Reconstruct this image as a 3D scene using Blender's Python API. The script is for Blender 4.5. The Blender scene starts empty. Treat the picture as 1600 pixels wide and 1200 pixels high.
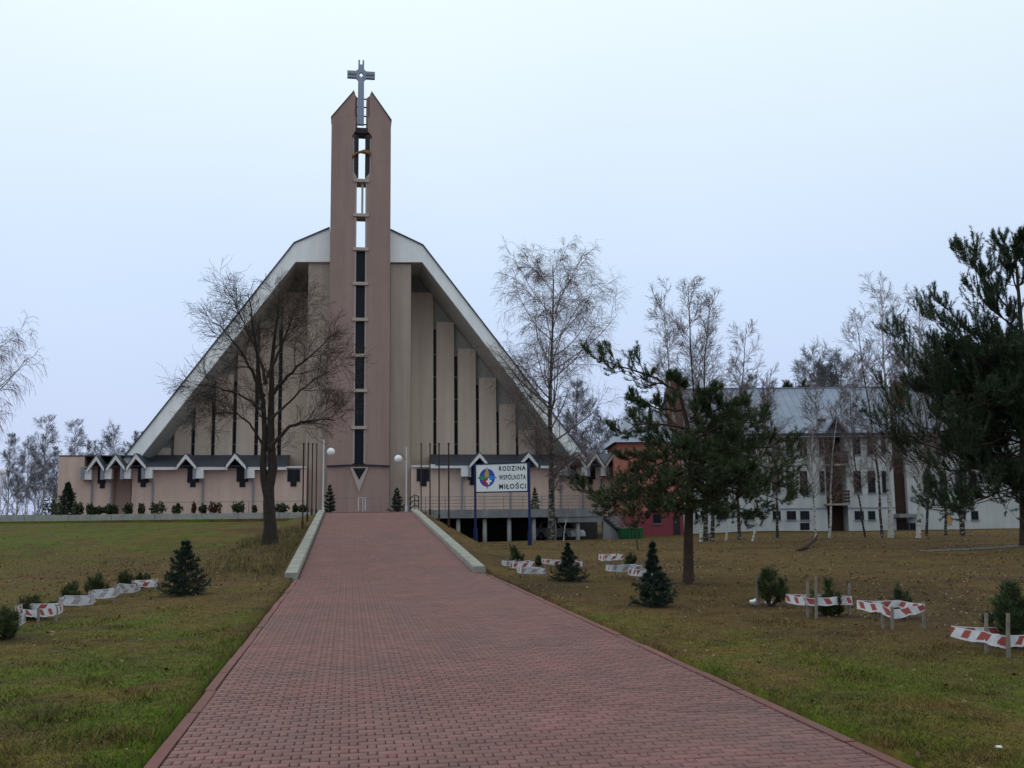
import bpy, math, random
import numpy as np
from mathutils import Matrix

random.seed(7)
S = bpy.context.scene
COL = S.collection

# ------------------------------------------------------------------ camera
FPX, EYE = 1560.0, 1.6                       # focal length in pixels of the 1600 px wide photograph, eye height in m
YAW, PITCH, ROLL = math.radians(9.25), math.radians(7.15), math.radians(0.6)
_f = np.array([math.sin(YAW)*math.cos(PITCH), math.cos(YAW)*math.cos(PITCH), math.sin(PITCH)])
_r0 = np.array([math.cos(YAW), -math.sin(YAW), 0.0])
_u0 = np.cross(_r0, _f)
_r = _r0*math.cos(ROLL) - _u0*math.sin(ROLL)
_u = _u0*math.cos(ROLL) + _r0*math.sin(ROLL)
cam = bpy.data.cameras.new('camera')
cam.lens = 36.0*FPX/1600.0
cam.sensor_width = 36.0
cam.clip_start, cam.clip_end = 0.1, 4000
cam_o = bpy.data.objects.new('camera', cam)
COL.objects.link(cam_o)
cam_o.matrix_world = Matrix(((_r[0], _u[0], -_f[0], 0), (_r[1], _u[1], -_f[1], 0), (_r[2], _u[2], -_f[2], EYE), (0, 0, 0, 1)))
S.camera = cam_o

# ------------------------------------------------------------------ sky, sun, exposure
SUN_EL, SUN_AZ = math.radians(48), math.radians(-35)     # azimuth from +Y, the soft glow behind the church
w = bpy.data.worlds.new('World'); S.world = w; w.use_nodes = True
nt = w.node_tree; nt.nodes.clear()
out = nt.nodes.new('ShaderNodeOutputWorld'); bg = nt.nodes.new('ShaderNodeBackground')
bg.inputs['Strength'].default_value = 0.1
sky = nt.nodes.new('ShaderNodeTexSky'); sky.sky_type = 'NISHITA'; sky.sun_disc = False
sky.sun_elevation = SUN_EL; sky.sun_rotation = SUN_AZ; sky.dust_density = 2.0
tc = nt.nodes.new('ShaderNodeTexCoord'); sep = nt.nodes.new('ShaderNodeSeparateXYZ')
nt.links.new(tc.outputs['Generated'], sep.inputs[0])
ramp = nt.nodes.new('ShaderNodeValToRGB')
ramp.color_ramp.elements[0].position = 0.0; ramp.color_ramp.elements[0].color = (0.53, 0.62, 0.90, 1)
ramp.color_ramp.elements[1].position = 0.50; ramp.color_ramp.elements[1].color = (0.88, 1.0, 1.0, 1)
e = ramp.color_ramp.elements.new(0.22); e.color = (0.64, 0.78, 1.0, 1)
nt.links.new(sep.outputs['Z'], ramp.inputs[0])
nz = nt.nodes.new('ShaderNodeTexNoise'); nz.inputs['Scale'].default_value = 1.6; nz.inputs['Detail'].default_value = 3
nt.links.new(tc.outputs['Generated'], nz.inputs['Vector'])
mr = nt.nodes.new('ShaderNodeMapRange'); mr.inputs[3].default_value = 9.2; mr.inputs[4].default_value = 11.2
nt.links.new(nz.outputs[0], mr.inputs[0])
sc = nt.nodes.new('ShaderNodeVectorMath'); sc.operation = 'SCALE'
nt.links.new(ramp.outputs[0], sc.inputs[0]); nt.links.new(mr.outputs[0], sc.inputs['Scale'])
mx = nt.nodes.new('ShaderNodeMixRGB'); mx.inputs[0].default_value = 0.92      # cloud cover over the clear sky
nt.links.new(sky.outputs[0], mx.inputs[1]); nt.links.new(sc.outputs[0], mx.inputs[2])
nt.links.new(mx.outputs[0], bg.inputs[0]); nt.links.new(bg.outputs[0], out.inputs[0])
sun = bpy.data.lights.new('sun', 'SUN'); sun.energy = 0.5; sun.angle = math.radians(50); sun.color = (1.0, 0.95, 0.88)
sun_o = bpy.data.objects.new('sun', sun); COL.objects.link(sun_o)
sun_o.rotation_euler = (math.pi/2 - SUN_EL, 0, math.pi - SUN_AZ)
S.view_settings.view_transform = 'Standard'; S.view_settings.look = 'None'
S.view_settings.exposure = 0.0; S.view_settings.gamma = 1.0; S.view_settings.use_curve_mapping = False

# ------------------------------------------------------------------ placing: pixels of the photograph -> points at a real depth
def ray(px, py): return _f + _r*((px-800)/FPX) - _u*((py-600)/FPX)
def P(px, py, Y):
    d = ray(px, py); return np.array([0, 0, EYE]) + d*(Y/d[1])
NF = np.array([math.sin(YAW), math.cos(YAW), 0.0])
def PD(px, py, dep):
    d = ray(px, py); return np.array([0, 0, EYE]) + d*(dep/d.dot(NF))
def sstep(a, b, x):
    t = np.clip((x-a)/(b-a), 0, 1); return t*t*(3-2*t)
XC, HW = 1.085, 2.35                         # axis and half width of the paved path
R0, R1, ZP = 24.5, 50.5, 1.52                # ramp start, ramp end, level of the church plaza
def rampz(y): return ZP*np.clip((y-R0)/(R1-R0), 0, 1)
def H(x, y):
    x = np.asarray(x, float); y = np.asarray(y, float)
    und = 0.035*np.sin(x*0.55+1.3)*np.sin(y*0.41)+0.025*np.sin(x*0.23-y*0.31)
    left = 1.05*sstep(38, 61, y)
    bl = np.maximum(left, (rampz(y)*0.93+0.03)*(1-sstep(1.6, 6.5, -x)))
    hr = -0.85*sstep(40, 84, y)*(1-0.45*sstep(18, 34, x))
    br = hr + np.maximum(rampz(y)*0.93+0.03-hr, 0)*(1-sstep(3.7, 5.9, x))*(1-sstep(56, 62, y))
    z = np.where(x < XC, bl, br) + und*sstep(2.4, 5, np.abs(x-XC))
    inp = np.abs(x-XC) < HW+0.05
    z = np.where(inp & (y < 84), rampz(y)-0.16, z)
    z = np.where((x < XC) & (y > 62), 1.2, z)
    z = np.where((x < XC) & (y > 100), 0.9, z)
    return z
def PG(px, py, dz=0.0):
    d = ray(px, py); lo = 3.0
    for Y in np.arange(4, 140, 0.1):
        p = np.array([0, 0, EYE]) + d*(Y/d[1])
        if p[2] <= H(p[0], p[1])+dz:
            return p
    return p

# ------------------------------------------------------------------ mesh helpers
class MB:
    def __init__(s): s.v = []; s.f = []
    def add(s, vs, fs):
        o = len(s.v); s.v += [tuple(map(float, v)) for v in vs]; s.f += [tuple(i+o for i in f) for f in fs]; return s
    def box(s, x0, x1, y0, y1, z0, z1):
        return s.add([(x0,y0,z0),(x1,y0,z0),(x1,y1,z0),(x0,y1,z0),(x0,y0,z1),(x1,y0,z1),(x1,y1,z1),(x0,y1,z1)],
                     [(0,3,2,1),(4,5,6,7),(0,1,5,4),(1,2,6,5),(2,3,7,6),(3,0,4,7)])
    def prism(s, poly, y0, y1, fr=None):
        """polygon of (x,z) extruded along y; fr(u, d, z) maps into another frame"""
        n = len(poly)
        vs = [(x, y0, z) for x, z in poly] + [(x, y1, z) for x, z in poly]
        if fr: vs = [fr(*v) for v in vs]
        fs = [tuple(range(n)), tuple(range(2*n-1, n-1, -1))] + [(i, n+i, n+(i+1) % n, (i+1) % n) for i in range(n)]
        return s.add(vs, fs)
    def obox(s, fr, x0, x1, y0, y1, z0, z1):
        o = MB().box(x0, x1, y0, y1, z0, z1); return s.add([fr(*v) for v in o.v], o.f)
    def tube(s, pts, r, n=6):
        pts = [np.array(p, float) for p in pts]; k = len(pts)
        rr = r if isinstance(r, (list, tuple)) else [r]*k
        vs = []
        for i, p in enumerate(pts):
            t = pts[min(i+1, k-1)]-pts[max(i-1, 0)]; t /= np.linalg.norm(t)
            a = np.cross(t, (0.31, 0.92, 0.23)); a /= np.linalg.norm(a); b = np.cross(t, a)
            for j in range(n):
                q = 2*math.pi*j/n; vs.append(p+rr[i]*(a*math.cos(q)+b*math.sin(q)))
        fs = [(i*n+j, i*n+(j+1) % n, (i+1)*n+(j+1) % n, (i+1)*n+j) for i in range(k-1) for j in range(n)]
        fs += [tuple(range(n-1, -1, -1)), tuple((k-1)*n+j for j in range(n))]
        return s.add(vs, fs)
    def ball(s, c, r, nu=14, nv=9, sz=1.0):
        vs = [(c[0]+r*math.sin(math.pi*i/nv)*math.cos(2*math.pi*j/nu), c[1]+r*math.sin(math.pi*i/nv)*math.sin(2*math.pi*j/nu), c[2]+r*sz*math.cos(math.pi*i/nv)) for i in range(nv+1) for j in range(nu)]
        fs = [(i*nu+j, (i+1)*nu+j, (i+1)*nu+(j+1) % nu, i*nu+(j+1) % nu) for i in range(nv) for j in range(nu)]
        return s.add(vs, fs)
    def build(s, name, m, parent=None, smooth=False):
        me = bpy.data.meshes.new(name); me.from_pydata(s.v, [], s.f); me.update()
        return link(name, me, m, parent, smooth)
def link(name, me, m, parent=None, smooth=False):
    o = bpy.data.objects.new(name, me); COL.objects.link(o)
    if m is not None and len(me.materials) == 0: me.materials.append(m)
    if smooth: me.shade_smooth()
    if parent is not None:
        o.parent = parent
        if parent.type == 'EMPTY': o.location = -parent.location
    return o
def npmesh(name, V, F, attrs=None):
    V = np.asarray(V, np.float32); F = np.asarray(F, np.int32); k = F.shape[1]
    me = bpy.data.meshes.new(name)
    me.vertices.add(len(V)); me.vertices.foreach_set('co', V.ravel())
    me.loops.add(F.size); me.loops.foreach_set('vertex_index', F.ravel())
    me.polygons.add(len(F)); me.polygons.foreach_set('loop_start', np.arange(0, F.size, k, dtype=np.int32))
    me.polygons.foreach_set('loop_total', np.full(len(F), k, np.int32))
    for an, arr in (attrs or {}).items():
        arr = np.asarray(arr, np.float32)
        if arr.ndim == 1:
            a = me.attributes.new(an, 'FLOAT', 'POINT'); a.data.foreach_set('value', arr)
        else:
            a = me.attributes.new(an, 'FLOAT_COLOR', 'POINT')
            a.data.foreach_set('color', np.hstack([arr, np.ones((len(arr), 1), np.float32)]).astype(np.float32).ravel())
    me.update(calc_edges=True); me.validate()
    return me
def thing(name, label, cat, loc, group=None):
    o = bpy.data.objects.new(name, None); COL.objects.link(o)
    o.location = tuple(map(float, loc)); o.empty_display_size = 0.3
    return tag(o, label, cat, group)
def tag(o, label=None, cat=None, group=None, kind=None):
    if label: o['label'] = label
    if cat: o['category'] = cat
    if group: o['group'] = group
    if kind: o['kind'] = kind
    return o

# ------------------------------------------------------------------ materials
def pmat(name, col, rough=0.85, var=0.12, scale=2.0, bump=0.0, bscale=60.0, spec=0.25, streak=0.0, metal=0.0, orand=0.0, attr=None, avar=0.0, world=False):
    m = bpy.data.materials.new(name); m.use_nodes = True
    t = m.node_tree; b = t.nodes['Principled BSDF']; L = t.links.new
    b.inputs['Roughness'].default_value = rough; b.inputs['Specular IOR Level'].default_value = spec; b.inputs['Metallic'].default_value = metal
    tc = t.nodes.new('ShaderNodeTexCoord')
    n = t.nodes.new('ShaderNodeTexNoise'); n.inputs['Scale'].default_value = scale; n.inputs['Detail'].default_value = 5; n.inputs['Roughness'].default_value = 0.65
    geo = t.nodes.new('ShaderNodeNewGeometry') if world else None
    L(geo.outputs['Position'] if world else tc.outputs['Object'], n.inputs['Vector'])
    r = t.nodes.new('ShaderNodeMapRange'); r.inputs[1].default_value = 0.25; r.inputs[2].default_value = 0.75
    r.inputs[3].default_value = 1-var; r.inputs[4].default_value = 1+var
    L(n.outputs[0], r.inputs[0]); val = r.outputs[0]
    def mul(a, bb):
        q = t.nodes.new('ShaderNodeMath'); q.operation = 'MULTIPLY'; L(a, q.inputs[0]); L(bb, q.inputs[1]); return q.outputs[0]
    if streak:
        mp = t.nodes.new('ShaderNodeMapping'); mp.inputs['Scale'].default_value = (1.6, 1.6, 0.09)
        n2 = t.nodes.new('ShaderNodeTexNoise'); n2.inputs['Scale'].default_value = 1.4; n2.inputs['Detail'].default_value = 6
        L(tc.outputs['Object'], mp.inputs[0]); L(mp.outputs[0], n2.inputs['Vector'])
        r2 = t.nodes.new('ShaderNodeMapRange'); r2.inputs[1].default_value = 0.3; r2.inputs[2].default_value = 0.7
        r2.inputs[3].default_value = 1-streak; r2.inputs[4].default_value = 1+streak*0.5
        L(n2.outputs[0], r2.inputs[0]); val = mul(val, r2.outputs[0])
    if orand:
        oi = t.nodes.new('ShaderNodeObjectInfo'); r3 = t.nodes.new('ShaderNodeMapRange')
        r3.inputs[3].default_value = 1-orand; r3.inputs[4].default_value = 1+orand
        L(oi.outputs['Random'], r3.inputs[0]); val = mul(val, r3.outputs[0])
    if avar:
        at = t.nodes.new('ShaderNodeAttribute'); at.attribute_name = 'var'; r4 = t.nodes.new('ShaderNodeMapRange')
        r4.inputs[3].default_value = 1-avar; r4.inputs[4].default_value = 1+avar
        L(at.outputs['Fac'], r4.inputs[0]); val = mul(val, r4.outputs[0])
    hs = t.nodes.new('ShaderNodeHueSaturation'); hs.inputs['Color'].default_value = (*col, 1)
    if world:      # dirt and worn patches that run over many stones
        n4 = t.nodes.new('ShaderNodeTexNoise'); n4.inputs['Scale'].default_value = 0.45; n4.inputs['Detail'].default_value = 7; n4.inputs['Roughness'].default_value = 0.7
        L(geo.outputs['Position'], n4.inputs['Vector'])
        r5 = t.nodes.new('ShaderNodeMapRange'); r5.inputs[1].default_value = 0.42; r5.inputs[2].default_value = 0.68; r5.inputs[4].default_value = 0.75; L(n4.outputs[0], r5.inputs[0])
        mc = t.nodes.new('ShaderNodeMixRGB'); mc.inputs[1].default_value = (*col, 1); mc.inputs[2].default_value = (col[0]*.66, col[1]*.92, col[2]*.9, 1)
        L(r5.outputs[0], mc.inputs[0]); L(mc.outputs[0], hs.inputs['Color'])
    if attr:
        at = t.nodes.new('ShaderNodeAttribute'); at.attribute_name = attr; L(at.outputs['Color'], hs.inputs['Color'])
    L(val, hs.inputs['Value']); L(hs.outputs[0], b.inputs['Base Color'])
    if bump:
        n3 = t.nodes.new('ShaderNodeTexNoise'); n3.inputs['Scale'].default_value = bscale; n3.inputs['Detail'].default_value = 4
        L(tc.outputs['Object'], n3.inputs['Vector'])
        bp = t.nodes.new('ShaderNodeBump'); bp.inputs['Strength'].default_value = bump; bp.inputs['Distance'].default_value = 0.02
        L(n3.outputs[0], bp.inputs['Height']); L(bp.outputs[0], b.inputs['Normal'])
    return m
def stripe_mat(name, red, white):
    m = pmat(name, white, rough=0.45, var=0.2, scale=9)
    t = m.node_tree; L = t.links.new; b = t.nodes['Principled BSDF']
    at = t.nodes.new('ShaderNodeAttribute'); at.attribute_name = 's'
    fr = t.nodes.new('ShaderNodeMath'); fr.operation = 'FRACT'; L(at.outputs['Fac'], fr.inputs[0])
    lt = t.nodes.new('ShaderNodeMath'); lt.operation = 'LESS_THAN'; L(fr.outputs[0], lt.inputs[0]); lt.inputs[1].default_value = 0.42
    mx = t.nodes.new('ShaderNodeMixRGB'); src = b.inputs['Base Color'].links[0].from_socket
    av = t.nodes.new('ShaderNodeAttribute'); av.attribute_name = 'v'
    ab = t.nodes.new('ShaderNodeMath'); ab.operation = 'COMPARE'; L(av.outputs['Fac'], ab.inputs[0]); ab.inputs[1].default_value = 0.45; ab.inputs[2].default_value = 0.36
    ml = t.nodes.new('ShaderNodeMath'); ml.operation = 'MULTIPLY'; L(lt.outputs[0], ml.inputs[0]); L(ab.outputs[0], ml.inputs[1])
    L(ml.outputs[0], mx.inputs[0]); L(src, mx.inputs[1]); mx.inputs[2].default_value = (*red, 1); L(mx.outputs[0], b.inputs['Base Color'])
    return m
def birch_mat(name, white, dark, amount):
    m = pmat(name, white, rough=0.8, var=0.2, scale=4)
    t = m.node_tree; L = t.links.new; b = t.nodes['Principled BSDF']; tc = t.nodes.new('ShaderNodeTexCoord')
    mp = t.nodes.new('ShaderNodeMapping'); mp.inputs['Scale'].default_value = (3.5, 3.5, 9.0); L(tc.outputs['Object'], mp.inputs[0])
    n = t.nodes.new('ShaderNodeTexNoise'); n.inputs['Scale'].default_value = 1.0; n.inputs['Detail'].default_value = 5; n.inputs['Roughness'].default_value = 0.7
    L(mp.outputs[0], n.inputs['Vector'])
    r = t.nodes.new('ShaderNodeMapRange'); r.inputs[1].default_value = amount-0.03; r.inputs[2].default_value = amount+0.03; L(n.outputs[0], r.inputs[0])
    mx = t.nodes.new('ShaderNodeMixRGB'); src = b.inputs['Base Color'].links[0].from_socket
    L(r.outputs[0], mx.inputs[0]); mx.inputs[1].default_value = (*dark, 1); L(src, mx.inputs[2]); L(mx.outputs[0], b.inputs['Base Color'])
    return m

M = {}
M['tower'] = pmat('tower_plaster', (0.33, 0.222, 0.195), var=0.07, scale=0.9, bump=0.25, streak=0.11)
M['panel'] = pmat('panel_plaster', (0.66, 0.525, 0.425), var=0.06, scale=0.8, bump=0.2, streak=0.10)
M['pilaster'] = pmat('pilaster_plaster', (0.42, 0.335, 0.28), var=0.06, scale=0.8, bump=0.2, streak=0.10)
M['wing'] = pmat('wing_plaster', (0.55, 0.405, 0.335), var=0.08, scale=0.7, bump=0.2, streak=0.10)
M['reveal'] = pmat('reveal_plaster', (0.42, 0.35, 0.31), var=0.08)
M['fascia'] = pmat('fascia_white', (0.86, 0.86, 0.85), rough=0.6, var=0.06, streak=0.06, scale=0.5)
M['barge'] = pmat('barge_white', (0.66, 0.66, 0.65), rough=0.55, var=0.06)
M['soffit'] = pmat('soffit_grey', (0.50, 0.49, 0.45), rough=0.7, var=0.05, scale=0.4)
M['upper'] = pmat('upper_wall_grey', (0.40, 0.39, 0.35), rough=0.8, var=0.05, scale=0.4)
M['roofdark'] = pmat('roof_slate', (0.045, 0.055, 0.075), rough=0.6, var=0.25, scale=5, bump=0.4, bscale=25)
M['roofedge'] = pmat('roof_edge_metal', (0.06, 0.065, 0.07), rough=0.5)
M['glass'] = pmat('dark_glass', (0.010, 0.011, 0.015), rough=0.25, spec=0.14, var=0.3)
M['winframe'] = pmat('dark_frame', (0.02, 0.018, 0.02), rough=0.5)
M['steel'] = pmat('grey_steel', (0.22, 0.25, 0.33), rough=0.4, metal=0.2, var=0.1, spec=0.5)
M['rail'] = pmat('rail_steel', (0.17, 0.165, 0.17), rough=0.5, spec=0.4, var=0.15)
M['bronze'] = pmat('bronze', (0.22, 0.12, 0.04), rough=0.5, metal=0.3)
M['zinc'] = pmat('zinc_grey', (0.20, 0.22, 0.27), rough=0.5, spec=0.4)
M['concrete'] = pmat('concrete', (0.30, 0.295, 0.28), rough=0.9, var=0.22, scale=2.5, bump=0.4, bscale=30, streak=0.12)
M['kerb'] = pmat('kerb_concrete', (0.26, 0.255, 0.225), rough=0.9, var=0.35, scale=2.2, bump=0.4, bscale=40)
M['slabc'] = pmat('terrace_concrete', (0.22, 0.22, 0.225), rough=0.9, var=0.25, scale=1.5, streak=0.2)
M['column'] = pmat('column_concrete', (0.33, 0.33, 0.32), rough=0.85, var=0.12, scale=3)
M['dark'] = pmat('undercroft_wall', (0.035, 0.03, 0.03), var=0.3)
M['brick'] = pmat('paving_brick', (0.176, 0.066, 0.061), rough=0.62, var=0.20, scale=1.1, bump=0.25, bscale=90, spec=0.4, orand=0.17, world=True)
M['brickmass'] = pmat('paving_brick_mass', (0.176, 0.066, 0.061), rough=0.62, var=0.20, scale=1.1, bump=0.25, bscale=90, spec=0.4, avar=0.17, world=True)
M['edging'] = pmat('edging_stone', (0.168, 0.064, 0.057), rough=0.75, var=0.15, scale=6, orand=0.12, world=True)
M['joint'] = pmat('joint_sand', (0.05, 0.04, 0.033), rough=0.95, var=0.4, scale=14)
M['plaza'] = pmat('plaza_paving', (0.18, 0.11, 0.10), rough=0.8, var=0.15, scale=3)
M['lampwhite'] = pmat('lamp_globe', (0.85, 0.85, 0.85), rough=0.25, var=0.02, spec=0.5)
M['polewhite'] = pmat('pole_white', (0.55, 0.56, 0.58), rough=0.5, var=0.08)
M['polered'] = pmat('pole_brown', (0.045, 0.018, 0.016), rough=0.6, var=0.2)
M['signblue'] = pmat('sign_blue', (0.012, 0.018, 0.085), rough=0.5, var=0.15)
M['signwhite'] = pmat('sign_white', (0.74, 0.76, 0.76), rough=0.5, var=0.04)
M['ink'] = pmat('sign_ink', (0.012, 0.012, 0.035), rough=0.6)
for nme, c in dict(eblue=(0.03, 0.07, 0.36), elight=(0.03, 0.20, 0.55), eyellow=(0.55, 0.33, 0.03), egreen=(0.04, 0.25, 0.12), ered=(0.42, 0.02, 0.04), ewhite=(0.8, 0.8, 0.85), egold=(0.4, 0.36, 0.2)).items():
    M[nme] = pmat('emblem_'+nme[1:], c, rough=0.5, var=0.08)
M['bwhite'] = pmat('render_white', (0.45, 0.455, 0.45), var=0.08, scale=0.6, bump=0.2, streak=0.10)
M['bred'] = pmat('render_salmon', (0.42, 0.15, 0.11), var=0.10, scale=0.6, streak=0.1)
M['bbase'] = pmat('render_crimson', (0.22, 0.045, 0.06), var=0.12, scale=0.6, streak=0.1)
M['chimney'] = pmat('chimney_brick', (0.16, 0.055, 0.035), var=0.3, scale=6)
M['metalroof'] = pmat('metal_roof', (0.20, 0.235, 0.315), rough=0.5, var=0.18, scale=0.7, spec=0.5)
M['wood'] = pmat('brown_wood', (0.05, 0.025, 0.018), var=0.25, scale=5)
M['woodlight'] = pmat('balcony_edge', (0.28, 0.24, 0.2), var=0.2)
M['orange'] = pmat('orange_board', (0.40, 0.21, 0.08), var=0.1)
M['bark'] = pmat('bark_dark', (0.035, 0.026, 0.02), rough=0.95, var=0.4, scale=9, bump=0.8, bscale=25)
M['barkold'] = birch_mat('bark_old_birch', (0.26, 0.25, 0.22), (0.03, 0.027, 0.022), 0.56)
M['birch'] = birch_mat('bark_birch', (0.44, 0.43, 0.40), (0.03, 0.027, 0.025), 0.43)
M['pinebark'] = pmat('bark_pine', (0.05, 0.033, 0.024), rough=0.95, var=0.4, scale=8, bump=0.8, bscale=20)
M['twig'] = pmat('twig_grey', (0.070, 0.052, 0.046), rough=0.9, var=0.3, scale=1.5)
M['twigdark'] = pmat('twig_dark', (0.055, 0.040, 0.030), rough=0.9, var=0.3, scale=1.5)
M['twigviolet'] = pmat('twig_birch', (0.17, 0.125, 0.115), rough=0.9, var=0.3, scale=1.5)
M['twigfar'] = pmat('twig_far', (0.15, 0.145, 0.155), rough=0.9, var=0.3, scale=0.6)  # pale bluish grey: the haze of distance is put into the colour
M['needle'] = pmat('pine_needles', (0.046, 0.066, 0.023), rough=0.6, var=0.5, scale=2.2, avar=0.45, spec=0.3)
M['needleblack'] = pmat('dark_pine_needles', (0.030, 0.050, 0.022), rough=0.6, var=0.5, scale=1.2, avar=0.45, spec=0.3)
M['spruce'] = pmat('spruce_needles', (0.020, 0.038, 0.026), rough=0.65, var=0.4, scale=5, avar=0.4)
M['dwarf'] = pmat('dwarf_pine_needles', (0.050, 0.066, 0.022), rough=0.6, var=0.4, scale=5, avar=0.5)
M['shrub'] = pmat('shrub_leaves', (0.03, 0.045, 0.016), rough=0.6, var=0.4, scale=6, avar=0.5)
M['shrubred'] = pmat('red_shrub_leaves', (0.075, 0.034, 0.018), rough=0.6, var=0.4, scale=6, avar=0.5)
M['stake'] = pmat('wood_stake', (0.20, 0.17, 0.14), var=0.3, scale=12)
M['tape'] = stripe_mat('tape_red_white', (0.33, 0.07, 0.06), (0.58, 0.58, 0.60))
M['tapefaded'] = stripe_mat('tape_faded', (0.30, 0.25, 0.25), (0.50, 0.50, 0.53))
M['plastic'] = pmat('white_plastic', (0.72, 0.72, 0.74), rough=0.4, var=0.08)
M['green'] = pmat('green_paint', (0.02, 0.11, 0.04), rough=0.5, var=0.2, scale=4)
M['car'] = pmat('car_paint', (0.45, 0.46, 0.48), rough=0.3, spec=0.6, var=0.03)
M['rubber'] = pmat('rubber', (0.02, 0.02, 0.02), rough=0.9)
M['blades'] = pmat('grass_blades', (0.1, 0.1, 0.04), rough=0.8, var=0.2, scale=4, attr='col')
M['leaf'] = pmat('dead_leaves', (0.1, 0.05, 0.03), rough=0.8, var=0.2, scale=4, attr='col')
M['road'] = pmat('gravel_track', (0.10, 0.095, 0.088), rough=0.95, var=0.3, scale=3)

def ground_mat():
    m = bpy.data.materials.new('lawn_soil'); m.use_nodes = True
    t = m.node_tree; b = t.nodes['Principled BSDF']; L = t.links.new
    b.inputs['Roughness'].default_value = 0.95; b.inputs['Specular IOR Level'].default_value = 0.1
    at = t.nodes.new('ShaderNodeAttribute'); at.attribute_name = 'col'
    tc = t.nodes.new('ShaderNodeTexCoord')
    n = t.nodes.new('ShaderNodeTexNoise'); n.inputs['Scale'].default_value = 7; n.inputs['Detail'].default_value = 8; n.inputs['Roughness'].default_value = 0.75
    L(tc.outputs['Object'], n.inputs['Vector'])
    r = t.nodes.new('ShaderNodeMapRange'); r.inputs[1].default_value = 0.3; r.inputs[2].default_value = 0.7; r.inputs[3].default_value = 0.45; r.inputs[4].default_value = 1.5
    L(n.outputs[0], r.inputs[0])
    n2 = t.nodes.new('ShaderNodeTexNoise'); n2.inputs['Scale'].default_value = 1.7; n2.inputs['Detail'].default_value = 6
    L(tc.outputs['Object'], n2.inputs['Vector'])
    r2 = t.nodes.new('ShaderNodeMapRange'); r2.inputs[1].default_value = 0.45; r2.inputs[2].default_value = 0.62; L(n2.outputs[0], r2.inputs[0])
    mx = t.nodes.new('ShaderNodeMixRGB'); L(r2.outputs[0], mx.inputs[0]); L(at.outputs['Color'], mx.inputs[1]); mx.inputs[2].default_value = (0.078, 0.054, 0.024, 1)
    m2 = t.nodes.new('ShaderNodeMath'); m2.operation = 'MULTIPLY'; L(r2.outputs[0], m2.inputs[0]); m2.inputs[1].default_value = 0.55; L(m2.outputs[0], mx.inputs[0])
    hs = t.nodes.new('ShaderNodeHueSaturation'); L(mx.outputs[0], hs.inputs['Color']); L(r.outputs[0], hs.inputs['Value']); L(hs.outputs[0], b.inputs['Base Color'])
    bp = t.nodes.new('ShaderNodeBump'); bp.inputs['Strength'].default_value = 0.8; bp.inputs['Distance'].default_value = 0.05
    n3 = t.nodes.new('ShaderNodeTexNoise'); n3.inputs['Scale'].default_value = 22; n3.inputs['Detail'].default_value = 5; L(tc.outputs['Object'], n3.inputs['Vector'])
    L(n3.outputs[0], bp.inputs['Height']); L(bp.outputs[0], b.inputs['Normal'])
    return m
M['ground'] = ground_mat()

# ------------------------------------------------------------------ ground
RNG = np.random.default_rng(11)
def vnoise(x, y, seed=0):
    xi = np.floor(x).astype(int); yi = np.floor(y).astype(int); xf = x-xi; yf = y-yi
    def h(a, b):
        q = np.sin(a*127.1+b*311.7+seed*74.7)*43758.5453; return q-np.floor(q)
    u = xf*xf*(3-2*xf); v = yf*yf*(3-2*yf)
    return (h(xi, yi)*(1-u)+h(xi+1, yi)*u)*(1-v)+(h(xi, yi+1)*(1-u)+h(xi+1, yi+1)*u)*v
def fbm(x, y, seed=0):
    return (vnoise(x, y, seed)+0.5*vnoise(x*2.1, y*2.1, seed+1)+0.25*vnoise(x*4.3, y*4.3, seed+2))/1.75
GREEN, STRAW, BROWN, DARKB = (np.array(c) for c in ((0.066, 0.100, 0.006), (0.120, 0.077, 0.022), (0.092, 0.052, 0.020), (0.042, 0.025, 0.013)))
SOIL = [PG(a, b2) for a, b2 in ((6, 998), (52, 968), (112, 945), (152, 932), (194, 922), (218, 918), (288, 930), (806, 884), (842, 884), (888, 908), (985, 886), (1022, 948), (1203, 946), (1297, 962), (1408, 966), (1583, 1012), (1076, 912))]
def soil(x, y):
    d = np.full(np.shape(x), 9.0)
    for q in SOIL: d = np.minimum(d, np.hypot(x-q[0], y-q[1])+.35*(fbm(x*3, y*3, 33)-.5))
    return 1-sstep(.35, .75, d)
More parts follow.
